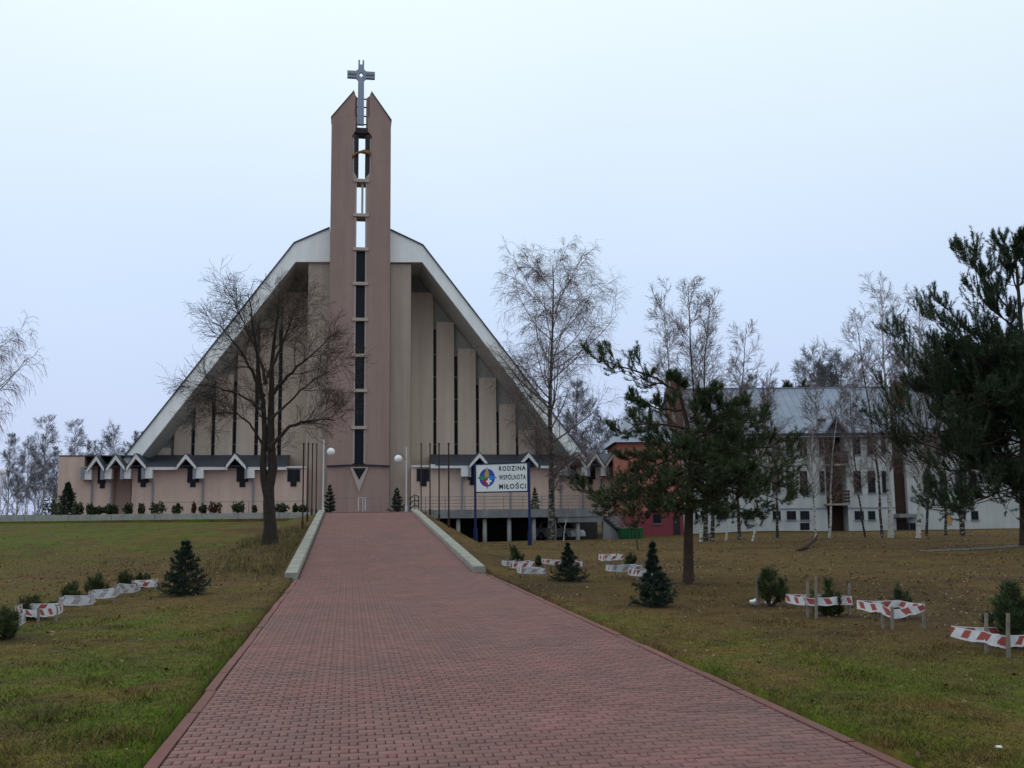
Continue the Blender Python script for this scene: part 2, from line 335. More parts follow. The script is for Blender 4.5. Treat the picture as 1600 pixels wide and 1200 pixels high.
def lawn(x, y):
    """ground cover colour at a place: green turf, straw-coloured dead turf, leaf-covered brown soil"""
    g = fbm(x*0.8, y*0.55, 3); g2 = fbm(x*0.16+9, y*0.14, 8); g3 = fbm(x*2.6, y*1.7, 14); g4 = fbm(x*8, y*6, 44); lf = fbm(x*0.9, y*0.7, 21)
    rightside = sstep(4.2, 7.0, x+.25*(y-9))*sstep(7.5, 12, y)
    brown = np.clip(0.42+1.7*(g-0.5)+1.1*(g2-0.5)+1.9*(g3-.5)+1.5*(g4-.5), 0, 1)
    brown = np.where(x < XC, np.clip(brown-0.16+0.62*sstep(15, 20, y)*(1-sstep(36, 46, y))+0.3*sstep(46, 50, y)*(lf > .5), 0, 1), np.clip(brown+.12+rightside*0.75, 0, 1))
    c = GREEN*(1-brown[..., None])+STRAW*brown[..., None]
    lit = np.clip(rightside*(0.25+1.6*(lf-0.4))+0.9*(x < XC)*sstep(-11, -6, x)*sstep(21, 26, y)*(1-sstep(42, 50, y))*np.clip(.35+2*(lf-.4), 0, 1), 0, 1)
    c = c*(1-lit[..., None])+BROWN*lit[..., None]
    dk = np.clip(2.2*(fbm(x*0.3+40, y*0.5, 5)-0.5), 0, 0.8)*np.clip(rightside+.25, 0, 1)+.55*sstep(.55, .75, fbm(x*5.5, y*4, 91))
    dk = np.clip(dk, 0, .85)
    c = c*(1-dk[..., None])+DARKB*dk[..., None]
    so = soil(x, y)[..., None]*.85
    c = c*(1-so)+np.array((.045, .028, .016))*so
    return c, brown
xs = np.unique(np.concatenate([np.arange(-16, 22, 0.4), np.arange(22, 60, 1.5), np.arange(-60, -16, 1.5), [XC-HW-0.06, XC-HW-0.04, XC+HW+0.04, XC+HW+0.06], np.linspace(-700, -60, 20), np.linspace(60, 700, 20)]))
ys = np.unique(np.concatenate([np.arange(-6, 40, 0.4), np.arange(40, 64, 0.6), [61.99, 62.01], np.arange(64, 110, 2.0), np.linspace(110, 1500, 24), np.linspace(-200, -6, 8)]))
gx, gy = np.meshgrid(xs, ys); gz = H(gx, gy)
nx, ny = len(xs), len(ys)
idx = np.arange(nx*ny).reshape(ny, nx)
Fq = np.stack([idx[:-1, :-1], idx[:-1, 1:], idx[1:, 1:], idx[1:, :-1]], -1).reshape(-1, 4)
gc, _ = lawn(gx.ravel(), gy.ravel())
me = npmesh('ground', np.stack([gx, gy, gz], -1).reshape(-1, 3), Fq, {'col': gc})
tag(link('ground', me, M['ground'], smooth=True), kind='structure')

# ------------------------------------------------------------------ path, ramp, kerbs, plaza
pb = MB()
yy = [-3, R0, R1, R1+0.6]
for a, b2 in zip(yy[:-1], yy[1:]):
    za, zb = float(rampz(a)), float(rampz(b2))
    pb.add([(XC-HW, a, za-0.012), (XC+HW, a, za-0.012), (XC+HW, b2, zb-0.012), (XC-HW, b2, zb-0.012)], [(0, 1, 2, 3)])
path = tag(pb.build('path', M['joint']), kind='structure')
U, ROWP = 0.0625, 0.1
def brick_arrays():
    x0s, x1s, yr = [], [], []
    nrow = int((R1-4.2)/ROWP); left, right_ = XC-HW+0.09, XC+HW-0.09
    for r in range(nrow):
        y = 4.2+r*ROWP; x = left-(0.125 if r % 2 else 0.0); k = 0
        while x < right_:
            wdt = 0.1875 if k % 2 == 0 else 0.0625
            a, b2 = max(x, left), min(x+wdt, right_)
            if b2-a > 0.02: x0s.append(a); x1s.append(b2); yr.append(y)
            x += wdt; k += 1
    return np.array(x0s), np.array(x1s), np.array(yr)
bx0, bx1, byr = brick_arrays()
J, BV = 0.0035, 0.004
def brick_verts(x0, x1, y, dz, tilt):
    ya, yb = y+J, y+ROWP-J; xa, xb = x0+J, x1-J
    def ring(i, z): return [np.stack([X, Y, rampz(Y)+z+dz+tilt*(X-(xa+xb)/2)], -1) for X, Y in ((xa+i, ya+i), (xb-i, ya+i), (xb-i, yb-i), (xa+i, yb-i))]
    return np.stack(ring(0, -0.03)+ring(0, -BV)+ring(BV, 0.0), 1)          # (N,12,3)
BF = np.array([(8, 9, 10, 11)]+[(4+i, 4+(i+1) % 4, 8+(i+1) % 4, 8+i) for i in range(4)]+[(i, (i+1) % 4, 4+(i+1) % 4, 4+i) for i in range(4)])
bd = RNG.normal(0, 0.0011, len(bx0)); bt = RNG.normal(0, 0.008, len(bx0))
cx, cy = (bx0+bx1)/2, byr+ROWP/2
dpt = np.stack([cx, cy, np.full_like(cx, -EYE)], -1)
pxx = 800+FPX*(dpt@_r)/(dpt@_f); pyy = 600-FPX*(dpt@_u)/(dpt@_f)
vis = (pxx > 0) & (pxx < 1600) & (pyy < 1199)
size = np.where(vis & (bx1-bx0 > 0.15), 1/np.hypot(cx, cy), 0)
near = np.argsort(-size)[:300]; isnear = np.zeros(len(cx), bool); isnear[near] = True
shared = {}
for i in near:
    wd = round(float(bx1[i]-bx0[i]), 3)
    if wd not in shared:
        h = np.array([wd/2])
        v = brick_verts(-h, h, np.array([-ROWP/2]), 0.0, 0.0)[0]
        me = npmesh('brick', v, BF); me.materials.append(M['brick']); shared[wd] = me
    o = bpy.data.objects.new('brick', shared[wd]); COL.objects.link(o); o.parent = path
    o.location = (float(cx[i]), float(cy[i]), float(bd[i])); o.rotation_euler = (random.gauss(0, .006), random.gauss(0, .008), random.gauss(0, .006))
rest = ~isnear
V = brick_verts(bx0[rest], bx1[rest], byr[rest], bd[rest], bt[rest])[:, 4:]
V[:, :4, 2] -= 0.010
n = len(V); Fb = (BF[None, :5]-4+8*np.arange(n)[:, None, None]).reshape(-1, 4)
me = npmesh('bricks_beyond', V.reshape(-1, 3), Fb, {'var': np.repeat(RNG.random(n), 8)})
tag(link('bricks_beyond', me, M['brickmass'], path), kind='stuff')
for s in (-1, 1):
    xa = XC+s*(HW-0.043)
    y = 3.6
    while y < R0:
        o = MB().box(-0.042, 0.042, 0.004, 0.996, -0.12, 0.006).build('edging_stone', M['edging'], path)
        o.location = (xa+random.gauss(0, .004), y, random.gauss(0, .003)); y += 1.0
# sloping kerb parapets beside the ramp
for s, nm in ((-1, 'left'), (1, 'right')):
    y0 = 24.6 if s < 0 else 25.2
    k = thing('ramp_kerb', 'long sloping concrete kerb along the %s side of the red ramp' % nm, 'kerb', (XC+s*2.55, y0, 0), 'kerbs beside the ramp')
    yv = np.linspace(y0, R1+0.6, 9)
    for a, b2 in zip(yv[:-1], yv[1:]):
        xi, xo = (-1.21, -1.51) if s < 0 else (3.08, 3.39)
        za, zb = float(rampz(a)), float(rampz(b2)); g = 0.008
        xx = sorted((xi, xo)); T = 0.15
        c = 0.02
        ring = lambda y, z: [(xx[0], y, z-0.5), (xx[1], y, z-0.5), (xx[1], y, z+T-c), (xx[1]-c, y, z+T), (xx[0]+c, y, z+T), (xx[0], y, z+T-c)]
        vs = ring(a+g, za)+ring(b2-g, zb)
        MB().add(vs, [tuple(range(6)), tuple(range(11, 5, -1))]+[(i, 6+i, 6+(i+1) % 6, (i+1) % 6) for i in range(6)]).build('kerb_segment', M['kerb'], k)
# church plaza, retaining wall on the left, drain at the top of the ramp
tag(MB().box(-75, XC-HW-0.47, 62.45, 100, 0.2, 1.50).box(XC-HW-0.46, XC+HW+0.46, R1+0.62, 100, 0.6, 1.51).build('plaza', M['plaza']), kind='structure')
dr = MB().box(XC-HW-0.1, XC+HW+0.1, R1+0.05, R1+0.55, 1.40, ZP+0.012).build('drain_grate', M['winframe'])
tag(dr, 'dark metal drain strip across the top of the red ramp', 'drain')
rw = thing('retaining_wall', 'low grey concrete retaining wall above the left grass bank', 'wall', (-12, 62.2, 1))
xL = XC-HW-0.5; x = xL; k = 0
while x > -60:
    x2 = x-2.4
    MB().box(x2+0.012, x-0.012, 62.03, 62.42, 0.7, 1.55+0.01*math.sin(k*2.1)).build('wall_block', M['concrete'], rw); x = x2; k += 1
# gravel track at right
tp = [PG(1440, 862), PG(1520, 858), PG(1600, 853), PG(1680, 848)]
mb = MB()
vs = []
for p in tp:
    for d in (-0.5, 0.5): vs.append((p[0], p[1]+d, float(H(p[0], p[1]+d))+0.015))
mb.add(vs, [(2*i, 2*i+1, 2*i+3, 2*i+2) for i in range(len(tp)-1)])
tag(mb.build('gravel_track', M['road']), kind='structure')

# ------------------------------------------------------------------ the church
TY, FY, PY = 85.0, 86.4, 91.8                # tower front, roof fascia, recessed wall panels
def X(px, Y=TY, py=600): return float(P(px, py, Y)[0])
def Z(py, Y=TY, px=562): return float(P(px, py, Y)[2])
church = thing('church', 'tall pinkish church with slotted bell tower, cross and steep white-edged roof', 'church', (X(562), TY, 1.5))
def cpart(mb, name, m, parent=church, label=None):
    o = mb.build(name, m, parent)
    if label: o['label'] = label
    return o
# tower: two slabs with a slot between
TD = 1.5
xl, xr = X(514.5, py=480), X(609.5, py=480)
for s in (0, 1):
    e0 = xl if s == 0 else xr
    q = lambda a, b2: X(a) if s == 0 else X(b2)
    front = [(e0, 1.3), (q(552, 571.5), 1.3), (q(552, 571.5), Z(279)), (q(546.5, 578.5), Z(271)), (q(546.5, 578.5), Z(212)), (q(552, 571.5), Z(204)),
             (q(552, 572), Z(185)), (q(550, 574.5), Z(180)), (q(551, 574.5), Z(147)), (q(549, 577), Z(142.5)), (e0, Z(186))]
    back = [(e0, 1.3), (q(554.8, 569), 1.3), (q(554.8, 569), Z(150)), (q(549.5, 576.5), Z(144)), (e0, Z(187))]
    sl = MB().prism(front, TY, TY+0.45).prism(back, TY+0.452, TY+TD)
    slab = cpart(sl, 'tower_slab', M['tower'])
    cpart(MB().prism([(e0+(-.06 if s == 0 else .06), Z(186.6)), (q(549, 577), Z(143)), (q(549, 577), Z(141.2)), (e0+(-.06 if s == 0 else .06), Z(184.8))], TY-0.08, TY+TD+0.05), 'coping', M['roofedge'], slab)
    a, b2 = sorted((q(552.05, 571.45), q(554.7, 569.1)))
    cpart(MB().box(a, b2, TY+0.04, TY+0.44, Z(724), Z(283)), 'slot_reveal', M['reveal'], slab)
    cpart(MB().prism([(q(546.6, 578.4), Z(270)), (q(552, 571.5), Z(278)), (q(554.8, 569.0), Z(276)), (q(550, 575), Z(268)), (q(550, 575), Z(216)), (q(546.6, 578.4), Z(213))], TY+0.2, TY+0.449), 'belfry_reveal', M['reveal'], slab)
for a, b2 in ((551.0, 557.2), (567.6, 574.2)):
    cpart(MB().box(X(a), X(b2), TY+0.22, TY+0.44, Z(276), Z(211)), 'belfry_dark_side', M['winframe'])  # added dark panels: the darkness of the recessed slot sides put into colour
bars = [282, 336, 389, 443, 499, 555, 610, 668]
for i, py in enumerate(bars):
    cpart(MB().box(X(549.3), X(574.2), TY-0.12, TY+(TD if py < 385 else 0.5), Z(py+2.5), Z(py-2.2)), 'crossbar', M['reveal'])
cpart(MB().box(X(552), X(571.5), TY+0.05, TY+TD, Z(207), Z(199)), 'crossbar', M['winframe'])
cpart(MB().box(X(562.0), X(565.5), TY+0.2, TY+0.5, Z(334), Z(284)), 'slot_mullion', M['reveal'])
lv = [389, 443, 499, 555, 610, 668, 726]
for a, b2 in zip(lv[:-1], lv[1:]):
    cpart(MB().box(X(554.75), X(569.05), TY+0.38, TY+0.44, Z(b2-1.5), Z(a+2.6)), 'window_pane', M['glass'])
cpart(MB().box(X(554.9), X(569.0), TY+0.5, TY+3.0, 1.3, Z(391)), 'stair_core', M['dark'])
# bronze ornament in the belfry
pts = [P(549, 246, TY+0.15), P(552, 243, TY+0.1), P(557, 239.5, TY+0.1), P(563, 237.5, TY+0.1), P(569, 237, TY+0.1), P(575, 238.5, TY+0.1), P(578, 242, TY+0.15)]
cpart(MB().tube(pts, [.14, .13, .10, .12, .2, .22, .12], 8), 'bronze_ornament', M['bronze'])
# cross
c0 = P(564.3, 117, TY+0.3); u = 0.0548
half = [(0, -17), (-1.9, -17), (-1.9, -24.5), (-4.6, -24.5), (-4.6, -9), (-8, -5.7), (-22, -5.7), (-22, 5.7), (-8, 5.7), (-4.7, 9), (-5, 84), (0, 84), (0, 4.6), (-4.6, 0), (0, -4.6)]
mb = MB()
for s in (1, -1):
    poly = [(c0[0]+s*a*u+(0.003*-s), c0[2]-b2*u) for a, b2 in half]
    mb.prism(poly if s == 1 else poly[::-1], TY+0.2, TY+0.55)
crs = cpart(mb, 'cross', M['steel'])
for s in (-21.5, 8): cpart(MB().box(c0[0]+s*u, c0[0]+(s+13.5)*u, TY+0.14, TY+0.198, c0[2]-1.3*u, c0[2]+1.3*u), 'cross_rib', M['rail'], crs)
for py in (150, 163, 177, 190):
    cpart(MB().box(X(551.2), X(574), TY+0.6, TY+0.7, Z(py+0.8), Z(py-0.8)), 'cross_bracket', M['winframe'])
# tower foot: canopy line, V-shaped relief
cpart(MB().prism([(xl-.05, Z(729)), (X(562), Z(727)), (xr+.05, Z(729.5)), (xr+.05, Z(727.6)), (X(562), Z(725.2)), (xl-.05, Z(727.2))], TY-0.22, TY-0.003), 'canopy_edge', M['winframe'])
cpart(MB().box(X(551.5), X(572), TY-0.003, TY+0.4, 1.3, Z(728)), 'tower_foot', M['tower'])
v1, v2, v3 = (X(548), Z(729.8)), (X(577), Z(729.8)), (X(562.3), Z(769))
w1, w2, w3 = (X(552.6), Z(731.5)), (X(573), Z(731.5)), (X(562.4), Z(750))
vr = cpart(MB().prism([v1, v2, v3], TY-0.10, TY-0.004), 'v_relief', M['reveal'])
cpart(MB().prism([w1, w2, w3], TY-0.108, TY-0.101), 'v_window', M['glass'], vr)
# hall roof: two halves, each with white fascia, grey soffit and dark roof sheet
def half_roof(pt_top, pt_knee, pt_low, in_top, in_knee, in_low, tag_):
    A, B, C = [P(*p, FY)[[0, 2]] for p in (pt_top, pt_knee, pt_low)]
    a, b2, c = [P(*p, FY)[[0, 2]] for p in (in_top, in_knee, in_low)]
    poly = [tuple(q) for q in (A, B, C, c, b2, a)]
    cpart(MB().prism(poly, FY, FY+0.3), 'fascia', M['fascia'])
    cpart(MB().prism(poly, FY+0.302, FY+34), 'soffit', M['soffit'])
    nrm = lambda p, q: np.array([-(q-p)[1], (q-p)[0]])/np.linalg.norm(q-p)
    sgn = 1 if nrm(A, B)[1] > 0 else -1
    n1, n2 = nrm(A, B)*sgn, nrm(B, C)*sgn
    nb = (n1+n2)/np.linalg.norm(n1+n2)
    t = 0.10; g = 0.004
    poly2 = [tuple(A+n1*g), tuple(B+nb*g), tuple(C+n2*g), tuple(C+n2*t), tuple(B+nb*t*1.05), tuple(A+n1*t)]
    cpart(MB().prism(poly2, FY-0.15, FY+34.2), 'roof_sheet', M['roofedge'])
    return b2, c
inL = half_roof((515.5, 356.5), (460.5, 380), (184, 728), (515.5, 409), (462, 409), (209, 728), 'left')
inR = half_roof((608.5, 359), (660, 383.5), (934, 738), (608.5, 409.5), (659.7, 409.5), (912, 738), 'right')
# pilasters next to the tower
cpart(MB().box(X(479, FY), X(514, FY), FY+0.35, PY+3, 1.3, Z(408.3, FY)), 'pilaster', M['pilaster'])
cpart(MB().box(X(609.8, FY), X(642.3, FY), FY+0.35, PY+3, 1.3, Z(408.8, FY)), 'pilaster', M['pilaster'])
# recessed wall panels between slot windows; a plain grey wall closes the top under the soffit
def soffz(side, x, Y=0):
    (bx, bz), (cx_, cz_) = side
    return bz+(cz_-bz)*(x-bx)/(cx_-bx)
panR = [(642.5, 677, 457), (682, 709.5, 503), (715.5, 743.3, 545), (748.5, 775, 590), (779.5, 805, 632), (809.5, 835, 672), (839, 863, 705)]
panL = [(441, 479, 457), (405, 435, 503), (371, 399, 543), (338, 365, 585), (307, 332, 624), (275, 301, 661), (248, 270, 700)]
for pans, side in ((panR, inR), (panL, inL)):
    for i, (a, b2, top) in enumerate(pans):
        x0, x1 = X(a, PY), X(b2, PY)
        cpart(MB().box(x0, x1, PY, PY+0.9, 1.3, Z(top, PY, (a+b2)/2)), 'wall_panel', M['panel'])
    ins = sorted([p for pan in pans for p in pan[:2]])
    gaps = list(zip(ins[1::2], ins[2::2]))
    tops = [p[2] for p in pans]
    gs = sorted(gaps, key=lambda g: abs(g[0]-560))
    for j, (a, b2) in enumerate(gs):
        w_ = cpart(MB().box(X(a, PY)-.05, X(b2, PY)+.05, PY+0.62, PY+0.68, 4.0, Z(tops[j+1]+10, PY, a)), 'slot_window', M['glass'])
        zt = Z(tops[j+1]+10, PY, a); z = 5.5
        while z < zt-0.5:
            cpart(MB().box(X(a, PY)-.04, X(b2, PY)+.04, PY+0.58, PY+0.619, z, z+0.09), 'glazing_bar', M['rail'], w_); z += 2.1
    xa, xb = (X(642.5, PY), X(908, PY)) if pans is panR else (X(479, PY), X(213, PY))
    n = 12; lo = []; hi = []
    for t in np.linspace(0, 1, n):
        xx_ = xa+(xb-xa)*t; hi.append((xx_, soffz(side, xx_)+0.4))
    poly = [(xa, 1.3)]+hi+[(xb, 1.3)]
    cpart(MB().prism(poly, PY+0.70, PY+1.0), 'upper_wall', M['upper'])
cpart(MB().box(X(510, FY), X(613, FY), FY+1.2, FY+34, Z(398), Z(393)), 'flat_roof', M['roofedge'])

# wings
WY = 86.0
def eave(py, px=300): return float(P(px, py, WY)[2])
def barge_gable(ax, ay, hwl, hwr, fl, fr_, parent=church):
    """small projecting gable roof: apex pixel, foot pixels"""
    Y0, Y1 = 84.9, 88.6
    A = P(ax, ay, Y0)[[0, 2]]; Lf = P(ax-hwl, fl, Y0)[[0, 2]]; Rf = P(ax+hwr, fr_, Y0)[[0, 2]]
    t = 0.30; dz = np.array([0, t])
    g = cpart(MB().prism([tuple(A-dz*0.3), tuple(Lf-dz*0.3), tuple(Lf-dz*.9), tuple(A-dz*1.25), tuple(Rf-dz*.9), tuple(Rf-dz*0.3)], Y0+0.02, Y1), 'gable_roof', M['soffit'])
    for q, nm in ((Lf, -1), (Rf, 1)):
        poly = [tuple(A+(0.003*nm, 0)), tuple(q), tuple(q-dz), tuple(A-dz*1.35+(0.003*nm, 0))]
        cpart(MB().prism(poly if nm < 0 else poly[::-1], Y0-0.06, Y0+0.018), 'barge_board', M['barge'], g)
        d = (q-A)/np.linalg.norm(q-A); nn = np.array([-d[1], d[0]]); nn = nn*np.sign(nn[1])
        cpart(MB().prism([tuple(A+nn*.012+(0.01*nm, 0)), tuple(q+nn*.012+d*.06), tuple(q+nn*.07+d*.06), tuple(A+nn*.07+(0.01*nm, 0))], Y0-0.1, Y1+1.0), 'roof_sheet', M['roofdark'], g)
    return g
def wing_window(a, b2, top, sa, sb, mid, bot):
    z = lambda py: float(P((a+b2)/2, py, WY)[2])
    xa, xb, sa, sb = (X(q, WY, 740) for q in (a, b2, sa, sb))
    poly = [(xa, z(mid)), (sa, z(mid)), (sa, z(bot)), (sb, z(bot)), (sb, z(mid)), (xb, z(mid)), (xb, z(top)), (xa, z(top))]
    wn = cpart(MB().prism(poly, WY-0.07, WY-0.004), 'wing_window', M['winframe'])
    cpart(MB().box(xa+.06, (xa+xb)/2-.03, WY-0.082, WY-0.071, z(mid)+.06, z(top)-.08), 'pane', M['glass'], wn)
    cpart(MB().box((xa+xb)/2+.03, xb-.06, WY-0.082, WY-0.071, z(mid)+.06, z(top)-.08), 'pane', M['glass'], wn)
    cpart(MB().box(sa+.05, sb-.05, WY-0.082, WY-0.071, z(bot)+.05, z(mid)+.03), 'pane', M['glass'], wn)
def hopper(a, b2, top, bot, strip=None, pipe_at=None):
    z = lambda py: float(P(a, py, WY)[2])
    h = cpart(MB().box(X(a, WY, 740), X(b2, WY, 740), 85.15, WY-0.003, z(bot), z(top)), 'gutter_box', M['barge'])
    if strip:
        s0, s1 = sorted(strip)
        cpart(MB().box(X(s0, WY, 740), X(s1, WY, 740), 85.0, WY-0.003, z(bot+1), z(top-3)), 'gutter_side', M['zinc'], h)
    if pipe_at:
        xp = X(pipe_at, WY, 740); xm = X((a+b2)/2, WY, 740)
        cpart(MB().tube([(xm, 85.5, z(bot)+.02), (xm, 85.55, z(bot+2)), (xp, 85.9, z(bot+6)), (xp, 85.93, 1.5)], 0.07, 8), 'downpipe', M['zinc'], h)
# left wing: wall bays between the gables, set a little back and forth
def wall(px0, px1, toppy, Y0=WY, Y1=90.5, m='wing'):
    return cpart(MB().box(X(px0, WY, 740), X(px1, WY, 740), Y0, Y1, 1.3, float(P((px0+px1)/2, toppy, WY)[2])), 'wing_wall', M[m])
wall(91, 131, 712.6, 86.05, 97)
cpart(MB().box(X(90, WY, 740), X(212, WY, 740), 86.0, 97.1, Z(713, WY, 130), Z(711.3, WY, 130)), 'parapet_cap', M['roofedge'])
wall(131.2, 175, 729); wall(175.2, 186, 729, 87.6); wall(186.2, 201, 729, 87.6); wall(207, 479, 731)
cpart(MB().box(X(201.3, WY, 740), X(206.8, WY, 740), 87.2, 87.3, 1.5, Z(745, WY, 204)), 'wing_door', M['winframe'])
for a, b2 in ((230, 279), (309, 357), (388, 448)):
    cpart(MB().box(X(a, WY, 740), X(b2, WY, 740), 85.25, WY-0.004, float(P(a, 734.2, 85.3)[2]), float(P(a, 727.6, 85.3)[2])), 'eaves_board', M['barge'])
cpart(MB().box(X(447.5, WY, 740), X(478, WY, 740), 85.85, WY+.3, Z(731, WY, 460), Z(728.6, WY, 460)), 'wall_cap', M['barge'])
def leanto(px0, px1, pe=727.5, pt=711):
    a, b2 = P(px0, pe, 85.2), P(px1, pe, 85.2); c, d = P(px1, pt, 91.5), P(px0, pt, 91.5)
    c[0] = b2[0]; d[0] = a[0]; dz = np.array([0, 0, .08])
    return cpart(MB().add([a, b2, c, d, a-dz, b2-dz, c-dz, d-dz], [(0, 1, 2, 3), (7, 6, 5, 4), (0, 4, 5, 1), (1, 5, 6, 2), (2, 6, 7, 3), (3, 7, 4, 0)]), 'wing_roof', M['roofdark'])
leanto(140, 447)
for args in ((150.7, 711.5, 15, 12, 733, 731), (181, 710.5, 15, 14, 731.5, 729.5), (212.4, 708.8, 15.5, 15.5, 731, 727.5), (290.4, 708.8, 14, 16, 727, 728), (367.2, 708.3, 14, 17, 726.5, 728)):
    barge_gable(*args)
for a in ((153, 165.5, 727, 157, 164.7, 755.5, 763), (215.7, 233.5, 727, 220.5, 228.7, 754, 761), (293, 311.5, 727, 297.7, 306, 754, 761), (369.7, 388, 727, 374.6, 383.5, 753, 761), (449.3, 469, 733, 454.2, 463.7, 752.5, 760)):
    wing_window(*a)
for a in ((136, 147, 734, 750, (131, 135.8), 145), (167, 178, 733, 749, (161.5, 166.8), 175), (197, 207.5, 733, 748.5, (191.8, 196.8), None), (229.5, 241, 734.5, 748, (224.5, 229.2), 240), (308, 320, 734.5, 748, (304, 307.8), 318), (387.6, 399, 734.5, 747.5, (384, 387.4), 396.5)):
    hopper(*a)
# right wing, mirrored
wall(642.4, 1010, 730)
for a, b2 in ((671, 734), (765, 811), (842, 888)):
    cpart(MB().box(X(a, WY, 740), X(b2, WY, 740), 85.25, WY-0.004, float(P(a, 731.6, 85.3)[2]), float(P(a, 725.5, 85.3)[2])), 'eaves_board', M['barge'])
cpart(MB().box(X(642.6, WY, 740), X(671, WY, 740), 85.85, WY+.3, Z(729.6, WY, 655), Z(727.2, WY, 655)), 'wall_cap', M['barge'])
leanto(680, 1010, 725.5, 710)
for args in ((749.5, 707.3, 16, 15, 726, 726), (826, 707, 16, 15, 726, 726), (902, 707, 14.5, 14, 725, 728), (931, 707, 13.5, 13.5, 727, 728), (958, 707, 12.5, 13, 727, 728)):
    barge_gable(*args)
for a in ((651, 670.6, 732, 656.5, 666.5, 752, 759.5), (731, 747, 725, 734, 742.5, 750, 758), (806, 824, 725, 810, 819, 750, 758), (885, 900, 725, 889, 896.5, 749, 757), (916, 930, 726, 919, 926, 749, 757), (976, 992, 730, 980, 988, 749, 757)):
    wing_window(*a)
for a in ((719, 730.5, 730.5, 745, (730.7, 734), 721.5), (795, 806, 730.5, 745, (806.2, 809.5), 797), (872.5, 883, 729, 743.5, (883.2, 887), 875), (906, 914.5, 730, 744, (914.7, 918), 909), (936, 944, 730, 744, (944.2, 947), 938)):
    hopper(*a)

# ------------------------------------------------------------------ terrace on columns, railings, stairs
TEY = 71.0
tx0, tx1 = XC+HW+0.47, X(936, TEY, 800)
ter = thing('terrace', 'raised concrete terrace on round columns in front of the right church wing', 'terrace', ((tx0+tx1)/2, TEY, -0.4))
zt_ = float(P(800, 795.5, TEY)[2]); zb_ = float(P(800, 808, TEY)[2])
MB().box(tx0, tx1, TEY, 85.9, zb_, zt_-0.08).build('slab', M['slabc'], ter)
MB().box(tx0, tx1+.05, TEY-0.06, TEY-0.003, zb_-0.03, zt_).build('edge_beam', M['slabc'], ter)
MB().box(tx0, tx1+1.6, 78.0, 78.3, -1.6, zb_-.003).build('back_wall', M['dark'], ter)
for px in (678, 717, 758.7, 797, 835.7, 868, 905):
    x = X(px, TEY, 820)
    MB().tube([(x, TEY+0.45, -1.5), (x, TEY+0.45, zb_-.003)], 0.155, 16).build('column', M['column'], ter, True)
MB().box(X(943, TEY, 820), X(969, TEY, 820), TEY+0.1, TEY+0.5, -1.6, zb_-0.05).build('end_wall', M['slabc'], ter)
MB().box(X(872, TEY, 820), X(943, TEY, 820), TEY+0.02, TEY+0.3, zb_-0.42, zb_-.004).build('garage_lintel', M['slabc'], ter)
def railing(name, label, pts, step, hgt, rails, group, pr=0.022):
    pts = [np.array(p, float) for p in pts]
    t = thing('railing', label, 'railing', pts[0], group)
    for a, b2 in zip(pts[:-1], pts[1:]):
        L_ = np.linalg.norm(b2-a); k = max(1, int(round(L_/step)))
        for i in range(k+1):
            p = a+(b2-a)*i/k; MB().tube([p, p+(0, 0, hgt)], pr, 6).build('post', M['rail'], t)
        for h in rails: MB().tube([a+(0, 0, h), b2+(0, 0, h)], pr*0.9, 6).build('rail', M['rail'], t)
    return t
zr = zt_
railing('r', 'grey tube railing along the front edge of the terrace on columns', [(tx0, TEY+0.1, zr), (tx1, TEY+0.1, zr)], 1.46, 0.92, (0.22, 0.45, 0.68, 0.91), 'grey tube railings')
railing('r', 'thin grey handrail on the plaza in front of the left church wing', [(X(255, 70, 790), 70, 1.5), (X(476, 70, 790), 70, 1.5)], 1.9, 0.82, (0.80,), 'grey tube railings', 0.02)
railing('r', 'thin grey handrail across the foot of the church tower', [(X(520, 80, 790), 80, 1.5), (X(618, 80, 790), 80, 1.5)], 2.6, 1.12, (1.10,), 'grey tube railings', 0.022)
fr = thing('bicycle_stand', 'small white tubular frame standing before the tower foot', 'stand', P(565, 797, 78), None)
a, b2 = P(560, 798, 78), P(570.5, 798, 78)
MB().tube([a, (a[0], 78, 2.6), (b2[0], 78, 2.6), b2], 0.04, 6).build('frame_tube', M['polewhite'], fr)
MB().tube([(b2[0]-.18, 78, 1.5), (b2[0]-.18, 78, 2.6)], 0.03, 6).build('inner_tube', M['polewhite'], fr)
sr = thing('stair_rail', 'dark sloping handrails beside the right end of the ramp top', 'railing', P(648, 796, 66))
for k in range(3):
    MB().tube([P(639, 780+k*8, 66), P(648, 773+k*8, 66), P(655, 776+k*8, 66)], 0.035, 6).build('rail', M['winframe'], sr)
for px in (641, 648, 654):
    MB().tube([P(px, 775, 66), P(px, 797, 66)], 0.03, 6).build('post', M['winframe'], sr)
st = thing('outside_stairs', 'brown outside staircase descending from the terrace towards the red building', 'stairs', P(960, 832, TEY))
sx0, sx1 = X(936, TEY, 800)+.06, X(984, TEY, 828); zA, zB = zt_-0.12, -0.62
ns = 11
for i in range(ns):
    xa = sx0+(sx1-sx0)*i/ns; z = zA+(zB-zA)*(i+0.5)/ns
    MB().box(xa, xa+(sx1-sx0)/ns*1.12, TEY, TEY+1.3, z-0.05, z).build('step', M['chimney'], st)
MB().prism([(sx0, zA-.15), (sx1, zB-.12), (sx1, zB-.34), (sx0, zA-.45)], TEY+0.05, TEY+1.25).build('stringer', M['winframe'], st)
for off in (-0.02, 1.32):
    for h in (0.5, 0.95): MB().tube([(sx0, TEY+off, zA+h), (sx1, TEY+off, zB+h)], 0.022, 6).build('handrail', M['rail'], st)
    for t in (0.02, 0.35, 0.68, 0.98):
        x = sx0+(sx1-sx0)*t; z = zA+(zB-zA)*t; MB().tube([(x, TEY+off, z-.1), (x, TEY+off, z+0.95)], 0.022, 6).build('handrail_post', M['rail'], st)

